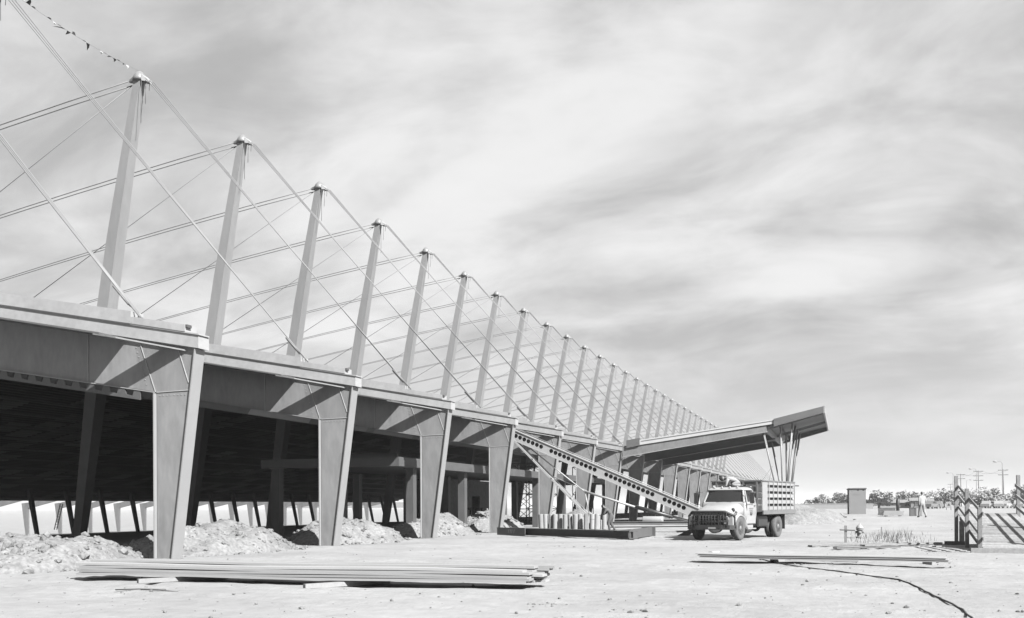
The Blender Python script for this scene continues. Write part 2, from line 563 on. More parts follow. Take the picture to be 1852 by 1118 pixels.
for i, y in enumerate(FY):
    hp('column', col_me, (0, y, 0))
    hp('girder', gir_me, (0, y, 0))
    hp('roof_curb', low_me, (0, y, 0))
    hp('curb_cap', upp_me, (0, y, 0))
    hp('ledge', led_me, (0, y, 0))
    hp('shade_bracket', bra_me, (0, y, 0))
    m_ = hp('mast', mast_me, (0, y, 0))
    hp('shaded_mast_foot', icol_me, (0, y, 0))
    c_ = hp('mast_cap', cap_me, (TX - 0.1, 0.4, 24.15), parent=m_)
    hp('cable_tail', tail_me, (0, 0, 0), parent=m_)
    hp('stay_cable', oc_me, (0, y, 0))
    hp('cable_anchor', anc_me, (0, y, 0))
    hp('back_stay', pc_me, (0, y, 0))
    hp('thin_stay', sc_me, (0, y, 0))
# far side: columns, rafters and raked posts
DZ, XF = -4.4, -167.0
mb = MB()
mb.prism_y([(XF + 0.62, DZ), (XF - 0.2, DZ), (XF - 1.3, DZ + 7.0), (XF + 0.9, DZ + 7.2), (XF + 0.68, DZ + 5.9)], 0.1, 0.34)
fc_me = mb.mesh('far_column', 'steel')
mb = MB()
def zf(x):   # underside of the far rafter
    return (DZ + 5.9) + (x - (XF + 0.68)) * (zb(RIDGE) - DZ - 5.9) / (RIDGE - XF - 0.68)
mb.hexa([(XF + 0.5, 0.05, zf(XF + 0.5)), (RIDGE, 0.05, zf(RIDGE)), (RIDGE, 0.4, zf(RIDGE)), (XF + 0.5, 0.4, zf(XF + 0.5)),
         (XF + 0.5, 0.05, zf(XF + 0.5) + 1.3), (RIDGE, 0.05, zs(RIDGE)), (RIDGE, 0.4, zs(RIDGE)), (XF + 0.5, 0.4, zf(XF + 0.5) + 1.3)])
fg_me = mb.mesh('far_rafter', 'steel')
mb = MB()
mb.hexa([(-145.6, 0, DZ + 0.4), (-145.0, 0, DZ + 0.4), (-145.0, 0.6, DZ + 0.4), (-145.6, 0.6, DZ + 0.4), (-147.9, 0, zf(-147.5) + 0.3), (-147.1, 0, zf(-147.5) + 0.3), (-147.1, 0.8, zf(-147.5) + 0.3), (-147.9, 0.8, zf(-147.5) + 0.3)])
fp_me = mb.mesh('raked_post', 'interior_steel')
for i, y in enumerate(FY):
    hp('far_column', fc_me, (0, y, 0))
    hp('far_rafter', fg_me, (0, y, 0))
    hp('raked_post', fp_me, (0, y, 0))
# trapezoidal roof decking at girder soffit level
def decking(x0, x1, fz, pitch):
    pts = []
    n = int(abs(x1 - x0) / pitch)
    for i in range(n):
        xa = x0 + (x1 - x0) * i / n
        for t, up in ((0.0, 0), (0.20, 0), (0.42, 1), (0.70, 1), (0.92, 0)):
            x = xa + (x1 - x0) / n * t
            pts.append((x, fz(x) - (0.006 if up == 0 else 0.21)))
    pts.append((x1, fz(x1) - 0.006))
    return pts
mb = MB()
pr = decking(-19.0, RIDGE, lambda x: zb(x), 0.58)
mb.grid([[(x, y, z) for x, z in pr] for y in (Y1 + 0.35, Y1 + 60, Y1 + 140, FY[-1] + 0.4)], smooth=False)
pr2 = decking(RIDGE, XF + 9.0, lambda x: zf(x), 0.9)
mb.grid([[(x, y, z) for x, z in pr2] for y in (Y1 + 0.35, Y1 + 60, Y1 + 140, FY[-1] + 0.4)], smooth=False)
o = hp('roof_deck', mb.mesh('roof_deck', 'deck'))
# end trim of the deck with a row of trapezoidal notches
mb = MB()
k = 0
xx = -19.25
while xx > -60:
    z_ = lambda x: zb(x) - 0.008
    mb.prism_y([(xx, z_(xx)), (xx - 0.22, z_(xx - 0.22)), (xx - 0.22, z_(xx - 0.22) - 0.26), (xx, z_(xx) - 0.26)], Y1 + 0.02, Y1 + 0.05)
    a_, b_ = xx - 0.2201, xx - 0.5599
    mb.prism_y([(a_, z_(a_) - 0.26), (a_, z_(a_)), (a_ - 0.06, z_(a_) - 0.16), (b_ + 0.06, z_(b_) - 0.16), (b_, z_(b_)), (b_, z_(b_) - 0.26)], Y1 + 0.02, Y1 + 0.05)
    xx -= 0.56
hp('deck_trim', mb.mesh('deck_trim', 'dark_steel'))
# longitudinal purlin beams under the deck
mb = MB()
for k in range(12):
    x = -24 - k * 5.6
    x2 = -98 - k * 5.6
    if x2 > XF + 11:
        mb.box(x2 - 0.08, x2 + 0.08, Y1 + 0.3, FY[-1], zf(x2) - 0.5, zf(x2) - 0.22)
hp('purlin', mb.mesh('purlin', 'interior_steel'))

# mezzanine platform inside the hall
mz = thing('mezzanine_platform', 'steel mezzanine platform on square posts inside the open hall', 'platform', (-24, 60, 0))
def part(root, name, mb_, mats, bevel=0.0):
    o_ = mb_.build(name, mats, root, bevel)
    o_.location = -Vector(root.location) if root.rotation_euler.z == 0 else (0, 0, 0)
    return o_
mb = MB()
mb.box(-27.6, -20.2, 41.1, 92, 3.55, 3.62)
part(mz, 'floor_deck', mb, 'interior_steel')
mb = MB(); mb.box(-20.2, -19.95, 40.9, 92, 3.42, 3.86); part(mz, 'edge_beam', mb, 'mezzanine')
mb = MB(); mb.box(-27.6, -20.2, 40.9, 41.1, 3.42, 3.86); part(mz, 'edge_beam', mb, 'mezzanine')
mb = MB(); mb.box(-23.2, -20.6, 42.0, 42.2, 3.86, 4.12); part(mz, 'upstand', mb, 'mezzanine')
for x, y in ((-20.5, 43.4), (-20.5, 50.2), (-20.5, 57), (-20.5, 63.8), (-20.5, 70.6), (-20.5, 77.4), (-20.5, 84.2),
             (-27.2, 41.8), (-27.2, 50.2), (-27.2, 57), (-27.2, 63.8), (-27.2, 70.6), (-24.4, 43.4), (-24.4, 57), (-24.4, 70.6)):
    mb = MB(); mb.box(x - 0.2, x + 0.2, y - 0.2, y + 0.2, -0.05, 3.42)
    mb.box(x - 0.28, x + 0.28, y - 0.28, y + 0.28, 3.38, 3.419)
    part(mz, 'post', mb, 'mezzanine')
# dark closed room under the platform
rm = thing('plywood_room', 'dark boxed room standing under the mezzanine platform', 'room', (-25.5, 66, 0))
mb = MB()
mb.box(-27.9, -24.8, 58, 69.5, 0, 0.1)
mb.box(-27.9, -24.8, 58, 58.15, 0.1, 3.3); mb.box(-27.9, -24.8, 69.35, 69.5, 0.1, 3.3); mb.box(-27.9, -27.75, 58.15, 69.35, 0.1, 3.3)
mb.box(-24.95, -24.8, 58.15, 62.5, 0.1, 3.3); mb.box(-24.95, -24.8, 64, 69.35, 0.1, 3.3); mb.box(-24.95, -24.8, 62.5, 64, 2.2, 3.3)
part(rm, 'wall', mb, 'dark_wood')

# ------------------------------------------------------------------ entrance canopy
cnp = thing('entrance_canopy', 'upswept entrance canopy projecting from the hall on splayed slender struts', 'canopy', (-10, 86, 0))
YA, YB = 77.3, 96.0
def ct(x):     # canopy underside
    return 6.30 + (x + 17.2) * (7.72 - 6.30) / 12.2 if x < -5 else 7.72 + (x + 5) * (8.56 - 7.72) / 3.5
mb = MB()
def slab(mb, x0, x1, y0, y1, b0, b1, t0, t1, m=0):
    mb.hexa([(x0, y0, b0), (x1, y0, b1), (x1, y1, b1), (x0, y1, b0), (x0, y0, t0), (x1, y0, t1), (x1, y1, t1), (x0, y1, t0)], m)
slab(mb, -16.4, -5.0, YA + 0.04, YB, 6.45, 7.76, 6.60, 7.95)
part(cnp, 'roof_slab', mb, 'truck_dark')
mb = MB()
slab(mb, -15.9, -4.9, YA - 0.06, YA + 0.03, 6.45, 7.88, 6.86, 8.22)
part(cnp, 'white_fascia', mb, 'fascia')
mb = MB()
slab(mb, -15.7, -4.95, YA - 0.09, YA - 0.062, 6.75, 8.10, 6.78, 8.13)
part(cnp, 'drip_edge', mb, 'interior_steel')
mb = MB()      # raised hollow tip: side fascias, end fascia, top sheet
slab(mb, -5.2, -1.5, YA - 0.16, YA + 0.02, 7.62, 8.56, 8.22, 9.07)
part(cnp, 'tip_side', mb, 'interior_steel')
mb = MB(); slab(mb, -5.2, -1.5, YB - 0.1, YB + 0.08, 7.62, 8.56, 8.22, 9.07)
part(cnp, 'tip_side', mb, 'interior_steel')
mb = MB(); mb.box(-1.52, -1.40, YA - 0.16, YB + 0.08, 8.54, 9.09); part(cnp, 'tip_end', mb, 'steel_edge')
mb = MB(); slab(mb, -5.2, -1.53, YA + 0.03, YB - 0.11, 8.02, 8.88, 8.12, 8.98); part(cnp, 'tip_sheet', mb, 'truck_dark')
mb = MB(); slab(mb, -16.95, -15.85, YA - 0.12, YA + 0.3, 6.22, 6.42, 6.86, 7.04); part(cnp, 'gutter_box', mb, 'interior_steel')
for k in range(3):
    y = YA + 0.05 + k * P
    mb = MB()
    mb.prism_y([(-17.3, 5.50), (-17.3, 6.30), (-5.8, 7.68), (-5.7, 7.25)], y - 0.02, y + 0.02)
    mb.hexa([(-17.3, y - 0.16, 5.46), (-5.7, y - 0.16, 7.21), (-5.7, y + 0.16, 7.21), (-17.3, y + 0.16, 5.46), (-17.3, y - 0.16, 5.50), (-5.7, y - 0.16, 7.25), (-5.7, y + 0.16, 7.25), (-17.3, y + 0.16, 5.50)], 1)
    part(cnp, 'canopy_beam', mb, ['steel' if k == 0 else 'interior_steel', 'curb' if k == 0 else 'steel'])  # inner beams get darker steel, the canopy's shade put into their colour
    mb = MB()
    mb.bar((-5.6, y + 0.3, 7.52), (-1.55, y + 0.3, 8.62), 0.07, 0.22)
    part(cnp, 'tip_rib', mb, 'steel')
mb = MB(); mb.box(-5.95, -5.65, YA + 0.2, YB - 0.2, 7.32, 7.66); part(cnp, 'cross_beam', mb, 'steel')
mb = MB(); slab(mb, -17.3, -16.4, YA + 0.1, YB, 6.25, 6.40, 6.38, 6.53); part(cnp, 'flashing', mb, 'dark_steel')
def canopy_hit(px, py, drop):      # where the sight line through a photo pixel meets the canopy underside
    f_, yw_, yh_ = 1722.72, 0.3359, 915.51
    r_, u_ = (px - 926) / f_, -(py - yh_ + 0.0049 * (px - 926)) / f_
    dv = Vector((r_ * math.cos(yw_) - math.sin(yw_), r_ * math.sin(yw_) + math.cos(yw_), u_))
    y = YA + 0.1
    while y < YB - 0.1:
        p_ = Vector((0, 0, EYE)) + dv * (y / dv.y)
        if p_.z >= ct(p_.x) - drop:
            break
        y += 0.05
    p_.z = ct(p_.x) - drop
    return p_
for bx_, by_, tops in ((-4.62, 79.4, ((1381, 780, 0.42), (1412, 769, 0.02), (1434, 763, 0.02), (1439, 770, 0.02))),
                       (-4.98, 90.4, ((1396, 800, 0.42), (1422, 784, 0.02), (1443, 777, 0.02), (1447, 784, 0.02)))):
    mb = MB(); mb.lathe([(0.34, -0.2), (0.34, 0.45), (0.28, 0.52)], (bx_, by_, 0), 12); part(cnp, 'footing', mb, 'pale')
    for px_, py_, drop in tops:
        top = canopy_hit(px_, py_, drop)
        base_ = Vector((bx_ + (top.x - bx_) * 0.06, by_ + (top.y - by_) * 0.04, 0.45))
        mb = MB()
        mb.tube([base_, top], 0.058, 8)
        st_ = part(cnp, 'strut', mb, 'steel')
        mid = top.lerp(base_, 0.2)
        mb = MB()
        mb.bar(tuple(top + Vector((0.075, 0, -0.05))), tuple(mid + Vector((0.075, 0, 0))), 0.05, 0.05)
        mb.build('splice_plate', 'curb', st_)

# ------------------------------------------------------------------ spoil heaps along the column line
def heap(cx, cy, lx, ly, h, seed, label, group=None, rough=1.0, n=70, clods=140, mname='spoil', name='dirt_heap'):
    root = thing(name, label, 'dirt heap', (cx, cy, 0), 0, group)
    mb = MB()
    rows = []
    def hz(u, v):
        r = math.hypot(u, v)
        k = max(0.0, 1 - r * r) ** 0.85
        ridge = 0.75 + 0.35 * noise.noise((u * 1.6 + seed, v * 1.9, seed))
        x, y = u * lx, v * ly
        d = 0.20 * fbm(x * 0.9 + seed * 7, y * 0.9, seed, 5) * rough
        return k * h * ridge * 1.15 + (d + 0.05 * abs(fbm(x * 3 + seed, y * 3, seed, 3))) * min(1, k * 2.2) - 0.03 + Gd(cx + x, cy + y)
    for i in range(n + 1):
        u = -1.0 + 2 * i / n
        rows.append([(u * lx, (-1 + 2 * j / n) * ly, hz(u, -1 + 2 * j / n) - (0.06 if abs(u) >= 0.999 or abs(-1 + 2 * j / n) >= 0.999 else 0)) for j in range(n + 1)])
    mb.grid([r_[::-1] for r_ in rows])
    mb.build('heap_soil', mname, root)
    rnd = random.Random(seed)
    mb = MB()
    for _ in range(int(clods * 2.6)):
        u, v = rnd.uniform(-1.2, 1.2), rnd.uniform(-1.15, 1.15)
        q_ = u * u + v * v
        if q_ > 1.35 or (q_ > 0.9 and rnd.random() < 0.45):
            continue
        s_ = 0.022 + 0.11 * rnd.random() ** 5
        c = Vector((u * lx, v * ly, max(hz(u, v), Gd(cx + u * lx, cy + v * ly)) + s_ * 0.2))
        rock(mb, c, s_, rnd)
    if clods:
        o_ = mb.build('clods', 'clod', root)
        tag(o_, kind='stuff')
    return root
ICO = [(0, 0, -1), (0.72, -0.53, -0.45), (-0.28, -0.85, -0.45), (-0.89, 0, -0.45), (-0.28, 0.85, -0.45), (0.72, 0.53, -0.45),
       (0.28, -0.85, 0.45), (-0.72, -0.53, 0.45), (-0.72, 0.53, 0.45), (0.28, 0.85, 0.45), (0.89, 0, 0.45), (0, 0, 1)]
ICF = [(0, 1, 2), (1, 0, 5), (0, 2, 3), (0, 3, 4), (0, 4, 5), (1, 5, 10), (2, 1, 6), (3, 2, 7), (4, 3, 8), (5, 4, 9),
       (1, 10, 6), (2, 6, 7), (3, 7, 8), (4, 8, 9), (5, 9, 10), (6, 10, 11), (7, 6, 11), (8, 7, 11), (9, 8, 11), (10, 9, 11)]
def rock(mb, c, s_, rnd):
    sx, sy, sz = s_ * rnd.uniform(0.7, 1.4), s_ * rnd.uniform(0.7, 1.4), s_ * rnd.uniform(0.5, 1.0)
    mb.add([(c[0] + p[0] * sx * rnd.uniform(0.75, 1.2), c[1] + p[1] * sy * rnd.uniform(0.75, 1.2), c[2] + p[2] * sz * rnd.uniform(0.75, 1.2)) for p in ICO], ICF)
hg = 'spoil heaps between the hall columns'
heap(-19.9, 18.9, 2.6, 3.6, 1.0, 1, 'rubbly pale earth heap before the end column, with the long board stack in front', hg, clods=420)
heap(-20.3, 27.3, 2.3, 3.9, 1.06, 2, 'rubbly earth heap between the end column and the next column', hg, clods=420)
heap(-20.3, 36.4, 2.2, 3.7, 1.1, 3, 'earth heap between the second and third hall columns from the end', hg, clods=360)
heap(-20.4, 45.5, 2.2, 3.6, 1.1, 4, 'earth heap between the third and fourth hall columns from the end', hg, clods=300)
heap(-20.6, 54.8, 2.2, 3.2, 1.15, 5, 'earth heap left of the upright felt rolls, behind the lying steel frame', hg, clods=260)
heap(-18.6, 66.5, 2.6, 2.6, 1.25, 6, 'smooth sandy heap behind the bending worker at the felt rolls', None, 0.5, clods=40)
heap(-3.0, 66.0, 3.2, 4.6, 1.15, 8, 'low smooth sand heap beyond the tail of the stake truck', None, 0.35, clods=40)

# pebbles and clods lying about
mb = MB()
rnd = random.Random(3)
for _ in range(1500):
    d = 9 + 60 * rnd.random() ** 2
    a = 0.3359 + math.atan((rnd.uniform(-40, 1900) - 926) / 1722.0) * -1
    x, y = -math.sin(a) * d, math.cos(a) * d
    if x < -17.6:
        continue
    s_ = 0.008 + 0.03 * rnd.random() ** 4
    rock(mb, (x, y, Gd(x, y) + s_ * 0.3), s_, rnd)
for bx0, by0, nn, sp in ((-4.25, 13.75, 16, 0.16), (-2.9, 13.3, 10, 0.14), (-12.2, 14.0, 6, 0.2), (-7.2, 22.0, 12, 0.4), (-1.0, 24.5, 14, 0.5), (2.2, 27.0, 20, 0.6), (-9.5, 33.5, 12, 0.5)):
    for _ in range(nn):
        x, y = bx0 + rnd.gauss(0, sp), by0 + rnd.gauss(0, sp)
        s_ = 0.012 + 0.04 * rnd.random() ** 2
        rock(mb, (x, y, Gd(x, y) + s_ * 0.15), s_, rnd)
tag(mb.build('pebbles', 'pebble'), 'loose pebbles and small clods strewn over the pale ground', 'pebbles', kind='stuff')

# ------------------------------------------------------------------ board stack in front
bear = []
for x, y0_, ang in ((-12.75, 15.62, 0.10), (-9.05, 15.68, 0.12)):
    mb = MB()
    mb.box(-0.055, 0.055, -0.62, 1.2, 0, 0.09)
    o = mb.build('timber_bearer', 'lumber', None, 0.006)
    o.location = (x, y0_ + 0.1, Gd(x, y0_) - 0.005)
    o.rotation_euler = (0, 0, -0.55)
    tag(o, 'short timber bearer poking out from the board stack, ' + ('near the crossed sticks' if x < -11 else 'near the middle of the stack'), 'timber', 'bearers under the board stack')
rnd = random.Random(11)
mb = MB()
LB = 9.72
nseg = 16
board_mes = []
for k in range(3):
    mb = MB()
    P0 = []
    hw, th = 0.145, 0.044
    for i in range(nseg + 1):
        x = -LB / 2 + LB * i / nseg
        dz = 0.012 * math.sin(i * 0.55 + k)
        P0.append([(x, -hw, dz), (x, hw, dz), (x, hw, dz + th), (x, -hw, dz + th)])
    o_ = len(mb.v)
    for r_ in P0:
        mb.v += r_
    for i in range(nseg):
        for q in range(4):
            q2 = (q + 1) % 4
            mb.face([o_ + i * 4 + q, o_ + i * 4 + q2, o_ + i * 4 + 4 + q2, o_ + i * 4 + 4 + q])
    mb.face([o_ + 3, o_ + 2, o_ + 1, o_]); mb.face([o_ + nseg * 4 + q for q in range(4)])
    b_ = mb.build('long_board', 'lumber')
    board_mes.append(b_.data)
    bpy.data.objects.remove(b_)
for lay in range(6):
    for k in range(3):
        if lay == 5 and k == 0:
            continue
        o = place('long_board', board_mes[(lay + k) % 3])
        x = -10.27 + rnd.uniform(-0.03, 0.03) + 0.13 * k + rnd.uniform(-0.05, 0.16)
        y = 15.98 + k * 0.305 + rnd.uniform(-0.012, 0.012) + 0.01 * lay
        o.location = (x, y, 0.105 + lay * 0.0485 + rnd.uniform(0, 0.002))
        o.rotation_euler = (0, R(0.0) + 0.0, 0.035 + rnd.uniform(-0.0015, 0.0015))
        tag(o, 'long board, %s layer of the low stack, %s' % (('bottom', 'second lowest', 'third lowest', 'third highest', 'second highest', 'top')[lay], ('on the jutting bearer side', 'between two others', 'facing the hall columns')[k] if lay < 5 else ('', 'bearer side', 'facing the hall columns')[k]), 'board', 'boards of the long low stack')

# two crossed sticks in the dust
for (x, y, a, l) in ((-11.9, 13.9, 0.35, 0.9), (-11.5, 13.9, -0.22, 1.0)):
    mb = MB(); mb.tube([(-l / 2, 0, 0.02), (0, 0.02, 0.03), (l / 2, 0, 0.02)], 0.012, 5)
    o = mb.build('stick', 'dark_wood'); o.location = (x, y, Gd(x, y)); o.rotation_euler = (0, 0, a)
    tag(o, 'thin dry stick crossing another in the dust before the board stack', 'stick', 'crossed sticks')

# ------------------------------------------------------------------ flat sheets on blocks (right foreground)
def gp(px, py, z=0.0):      # photo pixel to a point on the level z
    f, yaw, roll, yh = 1722.72, 0.3359, 0.0049, 915.51
    x, y = px - 926, py - yh
    a = x * math.cos(roll) - y * math.sin(roll); b = x * math.sin(roll) + y * math.cos(roll)
    r, u = a / f, -b / f
    d = Vector((r * math.cos(yaw) - math.sin(yaw), r * math.sin(yaw) + math.cos(yaw), u))
    return Vector((0, 0, EYE)) + d * ((z - EYE) / d.z)
A, B = gp(1264, 1003, 0.2), gp(1720, 1012, 0.2)
ang = math.atan2(B.y - A.y, B.x - A.x)
ln = (B - A).length
for k in range(3):
    mb = MB()
    ridges = []
    nn = 24
    wdt = 0.62 - 0.04 * k
    for j in range(nn + 1):
        v = j / nn * wdt
        ridges.append((v, 0.012 * (1 if (j // 3) % 2 else 0)))
    lo = [[(ln * i / 6 + (0.0 if k == 0 else -0.05 * k), v, z - 0.01 * math.sin(i)) for v, z in ridges] for i in range(7)]
    hi = [[(p[0], p[1], p[2] + 0.02) for p in r_] for r_ in lo]
    mb.grid([r_[::-1] for r_ in lo], smooth=False); mb.grid(hi, smooth=False)
    mb.add([lo[i][0] for i in range(7)] + [hi[i][0] for i in range(7)], [(i, i + 1, i + 8, i + 7) for i in range(6)])
    mb.add([lo[i][-1] for i in range(7)] + [hi[i][-1] for i in range(7)], [(i + 1, i, i + 7, i + 8) for i in range(6)])
    for row in (0, 6):
        mb.add(lo[row] + hi[row], [(j, j + 1, j + 1 + len(ridges), j + len(ridges)) for j in range(len(ridges) - 1)])
    o = mb.build('metal_sheet', 'pale')
    o.location = (A.x, A.y + 0.02 * k, 0.125 + 0.04 * k)
    o.rotation_euler = (0, 0, ang)
    tag(o, ('bottom', 'middle', 'topmost')[k] + ' long ribbed metal sheet in the thin pile raised on wooden offcuts', 'sheet', 'metal sheets on blocks')
for px, py, l, a, lab in ((1405, 1018, 0.5, 1.2, 'short pale timber offcut under the metal sheets right beside the hose'), (1490, 1016, 1.7, 0.18, 'long timber offcut lying along the thin pile of metal sheets'), (1682, 1020, 0.42, 2.2, 'short timber offcut under the sheet end nearest the ramp'), (1290, 1006, 0.5, 1.4, 'short timber offcut under the sheet end nearest the truck')):
    c = gp(px, py)
    mb = MB(); mb.box(-l / 2, l / 2, -0.06, 0.06, 0, 0.115)
    o = mb.build('wood_block', 'lumber', None, 0.006); o.location = (c.x, c.y + 0.22, Gd(c.x, c.y) - 0.005); o.rotation_euler = (0, 0, ang + a)
    tag(o, lab, 'timber', 'offcuts under the metal sheets')

# ------------------------------------------------------------------ hose
pts = [gp(*p) for p in ((1330, 1008), (1372, 1012), (1400, 1019), (1450, 1027), (1500, 1032), (1550, 1038), (1600, 1047), (1625, 1051), (1650, 1060), (1680, 1072), (1705, 1083), (1740, 1103), (1762, 1120), (1790, 1150))]
dense = []
for i in range(len(pts) - 1):
    for k in range(6):
        p = pts[i].lerp(pts[i + 1], k / 6)
        dense.append((p.x + 0.012 * math.sin(i * 3 + k), p.y, Gd(p.x, p.y) + 0.016))
zl = [p_[2] for p_ in dense]
dense = [(p_[0], p_[1], sum(zl[max(0, i - 3):i + 4]) / len(zl[max(0, i - 3):i + 4])) for i, p_ in enumerate(dense)]
mb = MB(); mb.tube(dense, 0.015, 6)
tag(mb.build('hose', 'hose'), 'dark hose snaking over the dirt from under the metal sheets', 'hose')

# ------------------------------------------------------------------ steel frame section lying on the ground
fr = thing('lying_steel_frame', 'dark steel frame section lying on the ground before the upright felt rolls', 'steel frame', (-12.8, 43.2, 0))
A, B, D_ = Vector((-16.7, 45.6, 0)), Vector((-8.75, 40.35, 0)), Vector((-8.75, 45.2, 0))
dr = (B - A).normalized(); nr = Vector((-dr.y, dr.x, 0))
def along(t, o_, z):
    p = A + dr * t + nr * o_
    return (p.x, p.y, z)
LAB = (B - A).length
mb = MB()
def plank(mb, t0, t1, o0, o1, z0, z1, m=0):
    mb.hexa([along(t0, o0, z0), along(t1, o0, z0), along(t1, o1, z0), along(t0, o1, z0), along(t0, o0, z1), along(t1, o0, z1), along(t1, o1, z1), along(t0, o1, z1)], m)
plank(mb, 0.6, LAB, 0, 0.5, 0.05, 0.085); plank(mb, 0.6, LAB, 0, 0.5, 0.36, 0.40); plank(mb, 0.6, LAB, 0.23, 0.26, 0.086, 0.359)
part(fr, 'beam', mb, 'dark_steel')
mb = MB(); plank(mb, 0, 2.3, -0.04, -0.005, 0.03, 0.41); part(fr, 'splice_plate', mb, 'interior_steel')
mb = MB(); mb.box(-8.80, -8.72, 40.4, 45.4, 0.04, 0.44); part(fr, 'end_plate', mb, 'interior_steel')
mb = MB()
mb.box(-9.3, -8.85, 40.9, 45.4, 0.36, 0.40); mb.box(-9.3, -8.85, 40.9, 45.4, 0.05, 0.09)
mb.box(-9.12, -9.09, 40.9, 45.4, 0.091, 0.359); mb.box(-9.25, -8.6, 45.41, 45.6, 0.02, 0.46)
part(fr, 'end_beam', mb, 'dark_steel')
mb = MB()   # chalk marks on the splice plate
for t in (0.95, 1.1, 1.22, 1.4):
    a = along(t, -0.048, 0.14); b = along(t + 0.06, -0.048, 0.32)
    mb.bar(a, b, 0.025, 0.006, up=nr)
part(fr, 'chalk_mark', mb, 'white_paint')

# ------------------------------------------------------------------ upright felt rolls
rnd = random.Random(5)
mes = []
for v in range(4):
    mb = MB()
    r = (0.145, 0.15, 0.16, 0.15)[v]
    mb.lathe([(0.05, 0.0), (r, 0.0), (r * 1.01, 0.03), (r, 0.1), (r * 1.0, 0.45), (r * 1.005, 0.86), (r, 0.93), (r * 0.97, 0.95), (r * 0.6, 0.945), (0.045, 0.945), (0.04, 0.80), (0.0, 0.80)], n=18)
    if v == 3:
        mb.lathe([(r * 1.01, 0.30 + 0.1 * v), (r * 1.02, 0.31 + 0.1 * v), (r * 1.02, 0.62), (r * 1.01, 0.63)], n=18, m=1)
    o_ = mb.build('felt_roll', ['felt', 'felt_band']); mes.append(o_.data); bpy.data.objects.remove(o_)
xs_roll = [979, 987, 996, 1004, 1013, 1022, 1032, 1041, 1050, 1060, 1071, 1079, 1083, 1093]
for i, px in enumerate(xs_roll):
    p = gp(px, 957)
    k = 58.6 / p.y if False else 1.0
    yy = 57.5 + rnd.uniform(-0.25, 0.25)
    p = Vector((p.x * yy / p.y, yy, 0))
    o = place('felt_roll', mes[(i * 3 + 1) % 4], None, (p.x, p.y, Gd(p.x, p.y) + 0.02), rnd.uniform(0, 6))
    o.rotation_euler = (rnd.uniform(-0.03, 0.03), rnd.uniform(-0.04, 0.04), rnd.uniform(0, 6))
    tag(o, ('dark banded' if o.data == mes[3] else 'plain pale') + ' roofing felt roll standing upright in the row behind the lying steel frame', 'felt roll', 'upright felt rolls in a row')
for i, px in enumerate((992, 1017, 1027, 1046, 1066)):
    p = gp(px, 957); yy = 58.3 + rnd.uniform(-0.1, 0.2)
    p = Vector((p.x * yy / p.y, yy, 0))
    o = place('felt_roll', mes[(i + 2) % 4], None, (p.x, p.y, Gd(p.x, p.y) + 0.02), rnd.uniform(0, 6))
    tag(o, ('dark banded' if o.data == mes[3] else 'plain pale') + ' roofing felt roll standing upright in the row behind the lying steel frame', 'felt roll', 'upright felt rolls in a row')
# white roll lying beyond, and rails
c = gp(1181, 949)
mb = MB(); mb.lathe([(0.06, -0.78), (0.30, -0.78), (0.315, -0.74), (0.315, 0.74), (0.30, 0.78), (0.06, 0.78)], axis='x', n=22)
o = mb.build('white_roll', 'white_paint'); o.location = (c.x, c.y, 0.34); o.rotation_euler = (0, 0, -0.05)
tag(o, 'big white roll lying on its side among the rails behind the truck nose', 'roll')
for (xa, ya, xb, yb, wz, mm, lab) in ((1030, 950, 1262, 949, 0.22, 'interior_steel', 'dark steel rail lying beyond the white roll'),
                                  (1100, 957, 1262, 955.5, 0.16, 'pale', 'pale steel rail lying on the ground in front of the white roll'),
                                  (1165, 964, 1262, 963, 0.07, 'grey_wood', 'thin plank on the ground between the truck nose and the lying frame')):
    a, b = gp(xa, ya), gp(xb, yb)
    mb = MB()
    mb.bar((a.x, a.y, 0.03), (b.x, b.y, 0.03), 0.22, 0.04); mb.bar((a.x, a.y, wz / 2 + 0.04), (b.x, b.y, wz / 2 + 0.04), 0.05, wz * 0.85); mb.bar((a.x, a.y, wz + 0.02), (b.x, b.y, wz + 0.02), 0.22, 0.04)
    tag(mb.build('steel_rail' if 'plank' not in lab else 'plank', mm), lab, 'rail' if 'plank' not in lab else 'plank')

# ------------------------------------------------------------------ boom loader with perforated beam
YBm = 51.6
def bp(px, py, y=YBm):      # pixel to the boom's vertical plane
    p = gp(px, py, 0.0); d = p - Vector((0, 0, EYE))
    return Vector((0, 0, EYE)) + d * (y / p.y)
bl = thing('boom_loader', 'light boom loader with round holes along its beam, reaching up to the hall eave', 'loader', (-8.0, YBm, 0))
T0, T1 = bp(921, 783), bp(1272, 933)
d = (T1 - T0); LBm = d.length; d.normalize()
up_ = Vector((0, -1, 0)).cross(d); up_ = up_ if up_.z > 0 else -up_
H = 0.50
def bpt(t, h, y):
    p = T0 + d * t + up_ * h
    return (p.x, YBm + y, p.z)
holes = []
pitch = LBm / ((1272 - 921) / 8.62 * 1.0)
for k0, n in ((936, 7), (1003, 11), (1104, 11), (1207, 5)):
    for i in range(n):
        px = k0 + 8.0 * i * (1.0 if k0 < 1100 else 1.02)
        holes.append((px - 921) / (1272 - 921) * LBm)
